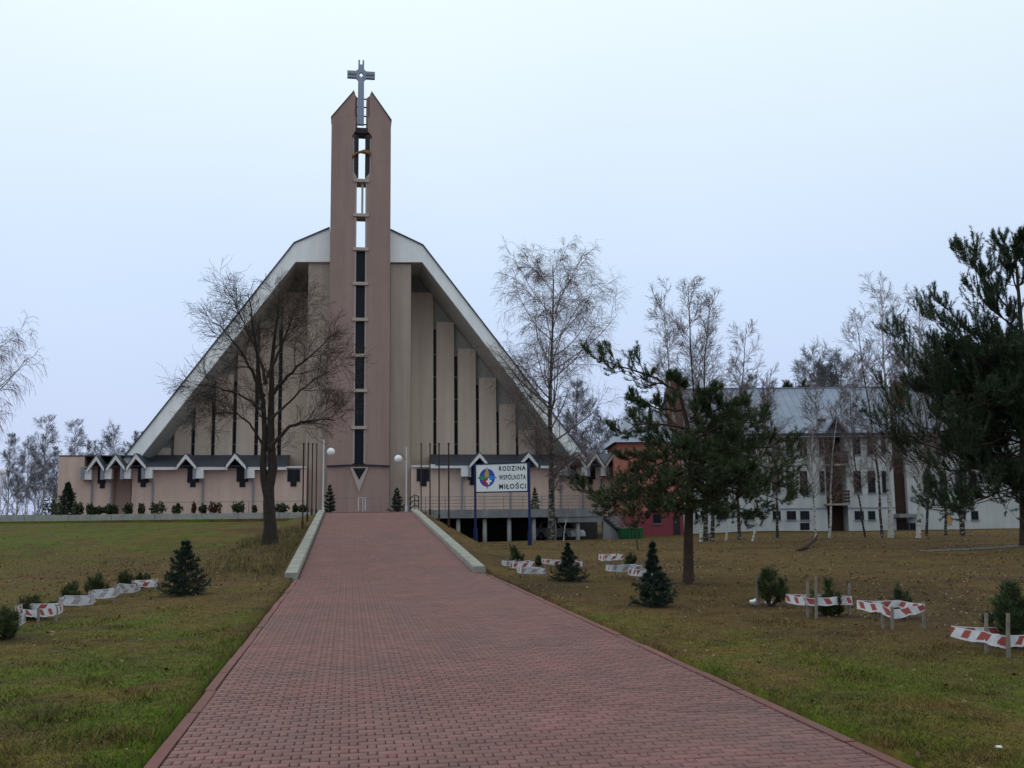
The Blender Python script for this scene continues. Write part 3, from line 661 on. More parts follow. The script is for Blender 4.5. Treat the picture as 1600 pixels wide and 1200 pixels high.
# ------------------------------------------------------------------ residential building: a frame u (right), d (back), z
DEP = 84.0
UF = np.array([math.cos(YAW), -math.sin(YAW), 0.0])
def fr_at(dep):
    def fr(u, d, z): q = UF*u+NF*(dep+d); return (q[0], q[1], z)
    return fr
FRm = fr_at(DEP)
def uz(px, py, dep=DEP): q = PD(px, py, dep); return float(q.dot(UF)), float(q[2])
GZ = -1.3
bld = thing('residential_building', 'white three-storey building with blue-grey metal roof and wooden balconies', 'building', FRm(uz(1300, 830)[0], 0, -0.7))
def bpart(mb, name, m, parent=bld): return mb.build(name, M[m], parent)
u0, u1 = uz(1066, 760)[0], uz(1640, 760)[0]
ze, zrg = uz(1220, 676)[1], uz(1220, 607, DEP+6)[1]
# wall with a recessed balcony bay
ub0, ub1 = uz(1290, 740)[0], uz(1322, 740)[0]
uc0, uc1 = uz(1396, 740)[0], uz(1416, 740)[0]
bpart(MB().obox(FRm, u0, ub0, 0, 11, GZ, ze), 'wall', 'bwhite')
bpart(MB().obox(FRm, ub1, uc0, 0, 11, GZ, ze), 'wall', 'bwhite')
bpart(MB().obox(FRm, uc1, u1, 0, 11, GZ, ze), 'wall', 'bwhite')
zf = uz(1300, 794)[1]
bpart(MB().obox(FRm, ub0+.003, ub1-.003, 1.3, 11, GZ, uz(1305, 652)[1]), 'recess_wall', 'wood')
bpart(MB().obox(FRm, uc0+.003, uc1-.003, 0.5, 11, GZ, ze), 'stair_tower', 'wood')
bpart(MB().obox(FRm, u0-.02, ub0-.01, -0.05, -0.004, zf-.07, zf+.05), 'string_course', 'zinc')
bpart(MB().obox(FRm, ub1+.01, uc0-.01, -0.05, -0.004, zf-.07, zf+.05), 'string_course', 'zinc')
# roof with standing seams, in planks of sheet
zt0 = ze+0.02
def roofquad(ua, ub, lift=0.0, th=0.06, d0=-0.55, d1=6.0):
    k = (zrg-zt0)/6.0
    A = [(ua, d0, zt0+k*d0+lift), (ub, d0, zt0+k*d0+lift), (ub, d1, zt0+k*d1+lift), (ua, d1, zt0+k*d1+lift)]
    Bq = [(a, b_, c-th) for a, b_, c in A]
    return MB().add([FRm(*q) for q in A+Bq], [(0, 1, 2, 3), (7, 6, 5, 4), (0, 4, 5, 1), (1, 5, 6, 2), (2, 6, 7, 3), (3, 7, 4, 0)])
u = u0-.3; i = 0
while u < u1+0.3:
    if True:
        bpart(roofquad(u+.004, u+0.646, 0.0 if i % 2 else 0.004), 'roof_sheet', 'metalroof')
        bpart(roofquad(u-.02, u+.02, 0.045, 0.05), 'roof_seam', 'metalroof')
    u += 0.65; i += 1
bpart(MB().add([FRm(u0-.3, 6, zrg), FRm(u1+.3, 6, zrg), FRm(u1+.3, 12, ze), FRm(u0-.3, 12, ze)], [(0, 1, 2, 3)]), 'roof_back', 'metalroof')
bpart(MB().obox(FRm, u0-.3, u1+.3, -0.62, -0.551, ze-.34, ze-.12), 'gutter', 'winframe')
bpart(MB().obox(FRm, u0-.3, u1+.3, 5.9, 6.1, zrg-.02, zrg+.09), 'ridge_cap', 'zinc')
# windows
def bwin(a, b2, top, bot, sill=True):
    ua, zt2 = uz(a, top); ub, zb2 = uz(b2, bot)
    f = bpart(MB().obox(FRm, ua, ub, -0.03, -0.004, zb2, zt2), 'window', 'winframe')
    um = (ua+ub)/2
    for p, q in ((ua+.05, um-.025), (um+.025, ub-.05)):
        bpart(MB().obox(FRm, p, q, -0.042, -0.031, zb2+.06, zt2-.06), 'pane', 'glass', f)
    if sill: bpart(MB().obox(FRm, ua-.06, ub+.06, -0.14, -0.004, zb2-.07, zb2-.004), 'sill', 'zinc', f)
for a, b2 in ((1087, 1100), (1120, 1133), (1147, 1160), (1168, 1181), (1205, 1218), (1227, 1240), (1248, 1261), (1279, 1287.5), (1332, 1345), (1354, 1367), (1376, 1388), (1440, 1453), (1466, 1479), (1490, 1503), (1512, 1525)):
    bwin(a, b2, 682, 710); bwin(a+1, b2+1.5, 736, 770)
for a, b2 in ((1086, 1101), (1120, 1135), (1165, 1179), (1207, 1220), (1229, 1244), (1250, 1265), (1335, 1350), (1356, 1368), (1500, 1509), (1517, 1529)):
    bwin(a, b2, 798.5, 812)
for a, b2 in ((1250, 1265), (1402, 1419), (1421, 1431)): bwin(a, b2, 817, 828, False)
ua, za = uz(1477, 805); ub, zb2 = uz(1487, 820)
bpart(MB().obox(FRm, ua, ub, -0.06, -0.004, zb2, za), 'orange_board', 'orange')
ua, za = uz(1396, 803); ub, zb2 = uz(1432, 808)
bpart(MB().obox(FRm, ua, ub, -1.4, -0.004, zb2, za), 'entrance_canopy', 'slabc')
# balcony gable
ua, za = uz(1288, 674, DEP-.6); um, zm = uz(1304.5, 648, DEP-.6); ub, zb2 = uz(1325, 674, DEP-.6)
for (p, q) in (((um, zm), (ua, za)), ((um, zm), (ub, zb2))):
    bpart(MB().prism([p, q, (q[0], q[1]-.22), (p[0], p[1]-.28)], -0.75, 4.0, FRm), 'balcony_gable', 'metalroof')
bpart(MB().prism([(ua+.2, za-.1), (ub-.2, za-.1), (um, zm-.35)], 0.9, 1.0, FRm), 'gable_boarding', 'wood')
for top, bot, pa, pb2 in ((706, 727, 1290.5, 1325), (767, 789, 1290.5, 1328)):
    ua, za = uz(pa, top, DEP-.7); ub, zb2 = uz(pb2, bot, DEP-.7)
    bal = bpart(MB().obox(FRm, ua, ub, -0.8, 1.29, zb2-.02, zb2+.14), 'balcony_slab', 'woodlight')
    hh = za-zb2
    for k in range(4):
        z = zb2+.3+k*(hh-.35)/3
        bpart(MB().obox(FRm, ua, ub, -0.8, -0.76, z-.075, z+.075), 'balcony_slat', 'wood', bal)
        bpart(MB().obox(FRm, ub-.045, ub-.005, -0.755, -0.004, z-.075, z+.075), 'balcony_slat', 'wood', bal)
    for uu in (ua+.05, (ua+ub)/2, ub-.1):
        bpart(MB().obox(FRm, uu, uu+.08, -0.755, -0.70, zb2+.141, za), 'balcony_post', 'wood', bal)
# chimneys
for a, b2, t_, bt_ in ((1395, 1411, 598, 640),):
    ua, za = uz(a, t_, DEP+4); ub, zb2 = uz(b2, bt_, DEP+4)
    bpart(MB().obox(FRm, ua, ub, 3.4, 4.6, zb2-2, za), 'chimney', 'chimney')
# red annex
AD = 82.5; FRa = fr_at(AD)
ann = thing('red_annex', 'salmon red annex with crimson base and brick chimney beside the white building', 'building', FRa(uz(1015, 830, AD)[0], 0, -0.7))
a0, a1 = uz(968, 760, AD)[0], uz(1064, 760, AD)[0]
zs, zt3, ztop = uz(1015, 798, AD)[1], uz(1015, 690, AD)[1], uz(1015, 640, AD)[1]
ap = lambda mb, n, m, p=ann: mb.build(n, M[m], p)
ap(MB().obox(FRa, a0, a1, 0, 10, zs+.003, zt3), 'wall', 'bred')
ap(MB().obox(FRa, a0-.04, a1+.04, -0.05, 10.02, GZ, zs), 'plinth', 'bbase')
def awin(a, b2, top, bot, dep=-0.06):
    ua, z1 = uz(a, top, AD); ub, z0 = uz(b2, bot, AD)
    f = ap(MB().obox(FRa, ua, ub, dep-.03, dep, z0, z1), 'window', 'winframe')
    ap(MB().obox(FRa, ua+.06, ub-.06, dep-.04, dep-.031, z0+.06, z1-.06), 'pane', 'glass', f)
    ap(MB().obox(FRa, ua-.05, ub+.05, dep-.1, dep, z0-.06, z0-.003), 'sill', 'zinc', f)
awin(1020, 1033, 803, 818); awin(982, 995, 741, 756, -.004); awin(1030, 1043, 741, 756, -.004)
ua, z1 = uz(1052, 806, AD); ub, z0 = uz(1063, 836, AD)
dd = ap(MB().obox(FRa, ua, ub, -0.11, -0.053, z0, z1), 'door', 'winframe')
ap(MB().obox(FRa, ua+.1, ua+.16, -0.15, -0.112, z0+1.0, z0+1.12), 'handle', 'steel', dd)
rp = [(a0-.4, -0.5, zt3-.05), (a1+.3, -0.5, zt3-.05), (a1+.3, 5, zt3+3.0), (a0+1.8, 5, zt3+3.0)]
ap(MB().add([FRa(*q) for q in rp]+[FRa(a0-.4, 10.4, zt3-.05), FRa(a1+.3, 10.4, zt3-.05)], [(0, 1, 2, 3), (0, 3, 4), (3, 2, 5, 4)]), 'roof', 'metalroof')
ua, z1 = uz(1042, 597, AD+2); ub, z0 = uz(1066, 660, AD+2)
ch = ap(MB().obox(FRa, ua, ub, 1.4, 2.6, z0-1.5, z1), 'chimney', 'chimney')
ap(MB().obox(FRa, ua-.08, ub+.08, 1.32, 2.68, z1+.003, z1+.12), 'chimney_cap', 'chimney', ch)

# ------------------------------------------------------------------ street furniture
def lamp(px, gx_, gy_, Y, label):
    b = P(px, 796, Y); b[2] = 1.5
    t = thing('globe_lamp', label, 'lamp', b, 'globe lamps at the top of the ramp')
    g = P(gx_, gy_, Y); s = 1 if g[0] > b[0] else -1; R = 6.2*Y/FPX
    top = g[2]+R*1.6+0.15
    MB().tube([(b[0], Y, 1.45), (b[0], Y, 1.9)], 0.085, 10).build('lamp_base', M['polewhite'], t)
    MB().tube([(b[0], Y, 1.9), (b[0], Y, top+0.25)], 0.05, 10).build('lamp_post', M['polewhite'], t)
    arc = [(b[0], Y, g[2]-R*0.4)]+[(g[0]-s*math.cos(a)*R*1.55, Y, g[2]+math.sin(a)*R*1.5) for a in np.linspace(0.1, 1.75, 8)]
    MB().tube(arc, 0.035, 8).build('lamp_arm', M['rail'], t)
    MB().ball(g, R, 18, 12).build('globe', M['lampwhite'], t, True)
lamp(504.6, 517, 706, 68, 'white globe lamp on slim post at the left of the ramp top')
lamp(634.8, 622.5, 717, 70, 'white globe lamp on slim post at the right of the ramp top')
lt = thing('globe_lamp', 'small white globe lamp at the far left edge beside the wood', 'lamp', (*P(3, 800, 74)[:2], 1.2))
q = P(3, 737, 74); MB().ball(q, 0.26, 16, 10).build('globe', M['lampwhite'], lt, True)
MB().tube([(q[0], 74, 1.2), (q[0], 74, q[2]-.2)], 0.05, 8).build('lamp_post', M['polewhite'], lt)
for i, Y in enumerate((57.2, 50.8, 45.6, 41.1)):
    for s, side in ((-1, 'left'), (1, 'right')):
        x = XC+s*2.93; z = float(H(x, Y))-0.2
        t = thing('flagpole', '%s of the thin brown flagpoles along the %s side of the ramp' % (('farthest', 'third', 'second', 'nearest')[i], side), 'flagpole', (x, Y, z), 'brown flagpoles beside the ramp')
        ht = float(P(546+(x/Y)*FPX, 694.5, Y)[2])
        MB().tube([(x, Y, z), (x, Y, z+0.5)], 0.055, 8).build('pole_foot', M['polered'], t)
        MB().tube([(x, Y, z+0.5), (x, Y, ht)], 0.033, 8).build('pole', M['polered'], t)
        MB().ball((x, Y, ht+0.03), 0.05, 8, 6).build('finial', M['polered'], t)

# sign
sl, sr_ = P(743, 848, 45.3), P(828, 856, 43.6)
ud = sr_-sl; ud[2] = 0; SW = np.linalg.norm(ud[:2]); ud /= SW; nd = np.array([ud[1], -ud[0], 0.0])   # nd points to the camera side
zt_s = float(P(785, 724, (sl[1]+sr_[1])/2)[2]); zb_s = float(P(785, 768.5, (sl[1]+sr_[1])/2)[2])
def frs(u, d, z): q = sl+ud*u-nd*d; return (q[0], q[1], z)
sg = thing('sign', 'white notice sign on two dark blue posts beside the ramp', 'sign', ((sl+sr_)/2))
for uu, p in ((0.0, sl), (SW, sr_)):
    z0 = min(float(p[2]), float(H(p[0], p[1])))-0.2
    MB().obox(frs, uu-0.07, uu+0.07, -0.07, 0.07, z0, z0+0.95).build('post_sleeve', M['signblue'], sg)
    MB().obox(frs, uu-0.04, uu+0.04, -0.04, 0.04, z0+0.951, zt_s+0.03).build('post', M['signblue'], sg)
pl0, pl1 = 0.042, SW-0.042
pan = MB().obox(frs, pl0, pl1, -0.03, 0.03, zb_s, zt_s).build('panel', M['signwhite'], sg)
for a, b2, c, d in ((pl0, pl1, zt_s-.035, zt_s+.02), (pl0, pl1, zb_s-.03, zb_s+.025), (pl0, pl0+.03, zb_s+.026, zt_s-.036), (pl1-.03, pl1, zb_s+.026, zt_s-.036)):
    MB().obox(frs, a, b2, -0.045, -0.0305, c, d).build('panel_frame', M['signblue'], pan)
PW, PH = pl1-pl0, zt_s-zb_s
def sgp(u, v): return pl0+u*PW, zt_s-v*PH
def flat(poly, name, m, lay):
    pts = [sgp(a, b2) for a, b2 in poly]
    MB().prism(pts, -0.031-0.0015*lay, -0.0302-0.0015*lay+0.0012, frs).build(name, M[m], pan)
asp = PW/PH; ec = (0.225, 0.49); R = 0.152
cir = lambda r, n=28, c=ec: [(c[0]+r*math.cos(2*math.pi*k/n), c[1]+r*asp*math.sin(2*math.pi*k/n)) for k in range(n)]
E = lambda pts: [(ec[0]+a*R, ec[1]+b2*R*asp) for a, b2 in pts]
flat(cir(R*1.0), 'emblem_disc', 'eblue', 1)
flat(E([(-0.16, -.8), (0, -1.28), (.16, -.8), (.24, -.4), (-.24, -.4)]), 'emblem_arm', 'egold', 2)
flat(E([(.5, -.22), (.8, -.16), (1.26, 0), (.8, .18), (.45, .25), (.1, .0), (.2, -.3)]), 'emblem_arm', 'elight', 2)
flat(E([(-.16, .8), (0, 1.28), (.16, .8), (.1, .45), (-.2, .5)]), 'emblem_arm', 'ered', 2)
flat(E([(-.5, -.25), (-.85, -.16), (-1.26, 0), (-.85, .18), (-.5, .3), (-.1, .1), (-.15, -.2)]), 'emblem_arm', 'egreen', 2)
flat(E([(-.35, -.45), (0, -.85), (.25, -.55), (.2, -.1), (-.1, .02), (-.25, -.1)]), 'emblem_piece', 'eyellow', 3)
flat(E([(-.6, .2), (-.1, .1), (.08, .35), (0, .75), (-.4, .65)]), 'emblem_piece', 'ered', 3)
flat(E([(.1, .3), (.1, .08), (.3, .08), (.3, .3), (.55, .26), (.6, .48), (.33, .5), (.33, .75), (.1, .75), (.1, .52), (-.1, .5), (-.1, .32)]), 'emblem_piece', 'ewhite', 4)
def text_mesh(txt, u0_, u1_, v0_, v1_, name):
    cu = bpy.data.curves.new('t', 'FONT'); cu.body = txt; cu.offset = 0.03; cu.extrude = 0.0; cu.resolution_u = 3; cu.space_character = 1.25
    ob = bpy.data.objects.new('t', cu); COL.objects.link(ob)
    dg = bpy.context.evaluated_depsgraph_get(); dg.update()
    me = bpy.data.meshes.new_from_object(ob.evaluated_get(dg)); bpy.data.objects.remove(ob)
    co = np.array([v.co[:] for v in me.vertices]); mn, mx_ = co.min(0), co.max(0)
    base = 0.0; cap = 0.729 if txt[0] not in 'x' else 0.729
    for v in me.vertices:
        uu = u0_+(v.co[0]-mn[0])/(mx_[0]-mn[0])*(u1_-u0_); vv = v1_-(v.co[1]-base)/cap*(v1_-v0_)
        a, b2 = sgp(uu, vv); v.co = frs(a, -0.0335, b2)
    me.materials.clear()
    link(name, me, M['ink'], pan)
text_mesh('RODZINA', 0.455, 0.962, 0.10, 0.265, 'lettering')
text_mesh('WSPÓLNOTA', 0.455, 0.962, 0.405, 0.575, 'lettering')
text_mesh('MIŁOŚCI', 0.455, 0.962, 0.725, 0.895, 'lettering')

# waste skip, cars
sk = thing('waste_skip', 'low green metal skip before the red annex stairs', 'skip', P(992, 838, 70))
p0, p1 = P(971, 838.5, 70), P(1005, 838.5, 70); zt2 = float(P(985, 826.5, 70)[2]); g0 = float(H(p0[0], 70))-.05
MB().add([(p0[0]+.12, 70, g0), (p1[0]-.12, 70, g0), (p1[0]-.12, 71.2, g0), (p0[0]+.12, 71.2, g0), (p0[0], 69.9, zt2), (p1[0], 69.9, zt2), (p1[0], 71.3, zt2), (p0[0], 71.3, zt2)],
         [(0, 3, 2, 1), (4, 5, 6, 7), (0, 1, 5, 4), (1, 2, 6, 5), (2, 3, 7, 6), (3, 0, 4, 7)]).build('body', M['green'], sk)
MB().box(p0[0]-.05, p1[0]+.05, 69.85, 71.35, zt2+.003, zt2+.07).build('lid', M['green'], sk)
for k in range(5):
    x = p0[0]+.25+k*(p1[0]-p0[0]-.5)/4; MB().box(x-.03, x+.03, 69.84, 69.93, g0+.1, zt2-.03).build('rib', M['green'], sk)
def car(x, y, z, rz, label):
    t = thing('parked_car', label, 'car', (x, y, z), 'parked cars'); c, s = math.cos(rz), math.sin(rz)
    T = lambda v: (x+v[0]*c-v[1]*s, y+v[0]*s+v[1]*c, z+v[2])
    prof = [(-1.85, .28), (-1.9, .62), (-1.8, .86), (-.9, .92), (.85, .92), (1.65, .78), (1.85, .6), (1.87, .32)]
    cab = [(-1.72, .87), (-1.35, 1.36), (-.6, 1.43), (.25, 1.40), (1.0, .90)]
    def loft(pr, w0, w1, zmin, zmax):
        vs = []
        for sd in (-1, 1):
            for a, b2 in pr: vs.append((a, sd*(w0+(w1-w0)*(b2-zmin)/(zmax-zmin)), b2))
        n = len(pr)
        return MB().add([T(v) for v in vs], [tuple(range(n)), tuple(range(2*n-1, n-1, -1))]+[(i, n+i, n+(i+1) % n, (i+1) % n) for i in range(n)])
    body = loft(prof, .80, .78, .28, .92).build('body', M['car'], t)
    loft(cab, .75, .58, .87, 1.43).build('cabin', M['car'], t)
    for sd in (-1, 1):
        wv = [(-1.25, .95), (-1.15, 1.3), (-.1, 1.34), (.2, 1.32), (.78, .95)]
        yw = lambda b2: sd*(.755+(.58-.75)*(b2-.87)/(1.43-.87)+.006)
        MB().add([T((a, yw(b2), b2)) for a, b2 in wv], [tuple(range(5)) if sd > 0 else tuple(range(4, -1, -1))]).build('side_window', M['glass'], t)
        MB().add([T((1.862-.0, sd*.72, .52)), T((1.862, sd*.46, .52)), T((1.80, sd*.46, .68)), T((1.78, sd*.74, .68))], [(0, 1, 2, 3)]).build('headlight', M['lampwhite'], t)
        for ax in (-1.2, 1.2):
            wl = MB(); wl.tube([T((ax, sd*.62, .3)), T((ax, sd*.82, .3))], 0.3, 16); wo = wl.build('wheel', M['rubber'], t)
            MB().tube([T((ax, sd*.815, .3)), T((ax, sd*.826, .3))], 0.18, 12).build('rim', M['steel'], wo)
    MB().add([T((1.0+.01, -.66, .915)), T((1.0+.01, .66, .915)), T((.30, .55, 1.385)), T((.30, -.55, 1.385))], [(0, 1, 2, 3)]).build('windscreen', M['glass'], t)
q = P(886, 838, 73.5); car(q[0]-.3, 74.6, float(H(q[0], 73.5))-.05, -0.95, 'silver hatchback parked under the concrete terrace')
q = P(1592, 815, 80); car(q[0]+.6, 80.0, float(H(q[0], 80)), -2.5, 'pale car far right beyond the white building')

# ------------------------------------------------------------------ trees
def norm(v): return v/np.maximum(np.linalg.norm(v, axis=-1, keepdims=True), 1e-9)
def tubes(pts, rad, sides, rng):
    N, k, _ = pts.shape
    t = np.empty_like(pts); t[:, 1:-1] = pts[:, 2:]-pts[:, :-2]; t[:, 0] = pts[:, 1]-pts[:, 0]; t[:, -1] = pts[:, -1]-pts[:, -2]; t = norm(t)
    ref = norm(rng.normal(size=(N, 1, 3))); a = norm(np.cross(t, ref)); b = np.cross(t, a)
    ang = 2*np.pi*np.arange(sides)/sides
    ring = pts[:, :, None]+rad[:, :, None, None]*(a[:, :, None]*np.cos(ang)[None, None, :, None]+b[:, :, None]*np.sin(ang)[None, None, :, None])
    V = ring.reshape(-1, 3); id_ = np.arange(N*k*sides).reshape(N, k, sides); nx_ = np.roll(id_, -1, 2)
    F = np.stack([id_[:, :-1], nx_[:, :-1], nx_[:, 1:], id_[:, 1:]], -1).reshape(-1, 4)
    return V, F
def resample(p, k):
    p = np.asarray(p, float); d = np.r_[0, np.cumsum(np.linalg.norm(np.diff(p, axis=0), axis=1))]; t = np.linspace(0, d[-1], k)
    out_ = np.stack([np.interp(t, d, p[:, i]) for i in range(3)], -1)
    for _ in range(2): out_[1:-1] = 0.25*out_[:-2]+0.5*out_[1:-1]+0.25*out_[2:]
    return out_
def spawn(rng, pts, rad, n, t0, t1, ang, length, up, wig, k, rr, rtip, droop=0.0, prof=None, jitter=0.3, absl=False):
    """children of every parent polyline: pts (N,k,3)"""
    N, K, _ = pts.shape
    plen = np.linalg.norm(np.diff(pts, axis=1), axis=2).sum(1)
    t = t0+(t1-t0)*(np.arange(n)[None]+rng.random((N, n)))/n
    f = t*(K-1); i = np.clip(f.astype(int), 0, K-2); w_ = (f-i)[..., None]
    ar = np.arange(N)[:, None]
    p = pts[ar, i]*(1-w_)+pts[ar, i+1]*w_; tg = norm(pts[ar, i+1]-pts[ar, i])
    pr = rad[ar, i]*(1-w_[..., 0])+rad[ar, i+1]*w_[..., 0]
    q = norm(np.cross(tg, norm(rng.normal(size=tg.shape))))
    th = np.radians(rng.uniform(ang[0], ang[1], t.shape))[..., None]
    d = norm(tg*np.cos(th)+q*np.sin(th))
    Ln = length*(1.0 if absl else plen[:, None])*(prof(t) if prof else (1-0.35*t))*rng.uniform(1-jitter, 1+jitter, t.shape)
    r0_ = np.minimum(pr*rr, Ln*0.03+0.002)
    M_ = N*n; d = d.reshape(M_, 3); p = p.reshape(M_, 3); Ln = Ln.reshape(M_); r0_ = r0_.reshape(M_)
    out_ = np.empty((M_, k, 3)); out_[:, 0] = p
    st = (Ln/(k-1))[:, None]
    for j in range(1, k):
        d = norm(d+wig*rng.normal(size=d.shape)+np.array([0, 0, up])-np.array([0, 0, droop])*(j/(k-1)))
        out_[:, j] = out_[:, j-1]+d*st
    s = np.linspace(0, 1, k)[None]
    R_ = np.maximum(r0_[:, None]*(1-s)+rtip*s, rtip)
    return out_, R_
def bare_tree(name, label, cat, group, trunks, levels, mats, seed, k0=14):
    """trunks: list of (points, r0, r1); levels: list of spawn argument dicts"""
    rng = np.random.default_rng(seed)
    T0 = [(resample(p, k0), r0_+(r1_-r0_)*np.linspace(0, 1, k0)**0.8) for p, r0_, r1_ in trunks]
    pts = np.stack([a for a, b in T0]); rad = np.stack([b for a, b in T0])
    pts[:, 1:] += rng.normal(0, 0.02, pts[:, 1:].shape)
    rad[:, 0] *= 1.35
    t = thing(name, label, cat, trunks[0][0][0], group)
    V, F = tubes(pts, rad, 10, rng)
    link('trunk', npmesh('trunk', V, F), mats[0], t, True)
    vs, fs, o = [], [], 0
    cur, cr = pts, rad
    for li, lv_ in enumerate(levels):
        lv_ = dict(lv_); sides = lv_.pop('sides', 3)
        cur, cr = spawn(rng, cur, cr, rtip=lv_.pop('rtip', 0.006), **lv_)
        V, F = tubes(cur, cr, sides, rng); vs.append(V); fs.append(F+o); o += len(V)
    me = npmesh('crown', np.concatenate(vs), np.concatenate(fs))
    link('crown', me, mats[1], t, False)
    return t
PL = lambda pts, Y: [P(a, b2, Y) for a, b2 in pts]
def ground_pts(pts, Y):
    """trunk path in pixels at depth Y; its foot is sunk into the ground"""
    q = PL(pts, Y); q[0][2] = min(q[0][2], float(H(q[0][0], q[0][1])))-0.15; return q
# 1 big bare tree on the left bank
Yt = PG(421, 850)[1]
bare_tree('bare_tree', 'tall dark leafless tree with forked trunk on the left grass bank', 'tree', None,
    [(ground_pts([(421, 850), (420, 800), (421, 765), (425, 725), (423, 660), (422, 600), (426, 550), (434, 500), (438, 455)], Yt), 0.25, 0.02),
     (PL([(420, 775), (409, 745), (408, 728), (414, 700), (414, 640), (406, 580), (396, 520), (388, 458)], Yt), 0.14, 0.015),
     (PL([(423, 700), (436, 684), (452, 664), (485, 657), (525, 655)], Yt-.3), 0.085, 0.012),
     (PL([(421, 620), (445, 592), (472, 566), (498, 545), (518, 525)], Yt+.4), 0.075, 0.012),
     (PL([(412, 620), (388, 570), (362, 530), (338, 505)], Yt+.3), 0.075, 0.012),
     (PL([(418, 590), (436, 550), (454, 505), (468, 470)], Yt-.5), 0.06, 0.012),
     (PL([(414, 645), (380, 618), (340, 605), (305, 602)], Yt-.5), 0.05, 0.010),
     (PL([(412, 700), (388, 655), (355, 642), (325, 648)], Yt+.5), 0.05, 0.010),
     (PL([(424, 655), (462, 618), (495, 590), (528, 572)], Yt-.7), 0.05, 0.010),
     (PL([(416, 600), (402, 550), (378, 500), (362, 465)], Yt-.4), 0.06, 0.010)],
    [dict(n=9, t0=0.34, t1=1.0, ang=(28, 52), length=1.05, up=0.03, wig=0.09, k=7, rr=0.45, sides=4, rtip=0.007, absl=True),
     dict(n=7, t0=0.12, t1=1.0, ang=(28, 58), length=0.8, up=0.02, wig=0.10, k=5, rr=0.5, rtip=0.0055, absl=True),
     dict(n=4, t0=0.12, t1=1.0, ang=(25, 58), length=0.52, up=0.01, wig=0.11, k=4, rr=0.6, rtip=0.0042, absl=True),
     dict(n=2, t0=0.15, t1=1.0, ang=(25, 55), length=0.34, up=0.0, wig=0.10, k=3, rr=0.6, rtip=0.0036, absl=True)],
    (M['bark'], M['twigdark']), 3)
# 2 big birch by the terrace
Yb = 66.0
egg = lambda t: 0.25+0.95*np.sin(np.pi*np.clip((t-0.12)/0.95, 0, 1))**0.8
bare_tree('birch_tree', 'tall spreading leafless birch in front of the terrace on columns', 'tree', None,
    [(ground_pts([(862, 840), (862, 780), (861, 700), (859, 620), (862, 545), (865, 480), (866, 435), (864, 415)], Yb), 0.27, 0.03)],
    [dict(n=44, t0=0.17, t1=0.97, ang=(42, 70), length=0.225, up=0.08, wig=0.08, k=8, rr=0.42, sides=5, rtip=0.014, prof=egg, jitter=0.2),
     dict(n=10, t0=0.15, t1=1.0, ang=(25, 58), length=0.42, up=0.03, wig=0.13, k=5, rr=0.5, sides=4, rtip=0.011, droop=0.15),
     dict(n=8, t0=0.15, t1=1.0, ang=(25, 62), length=0.6, up=0.0, wig=0.14, k=4, rr=0.6, rtip=0.0065, droop=0.35),
     dict(n=4, t0=0.2, t1=1.0, ang=(20, 55), length=0.95, up=0.0, wig=0.10, k=3, rr=0.6, rtip=0.0048, droop=0.5)],
    (M['barkold'], M['twigviolet']), 5)
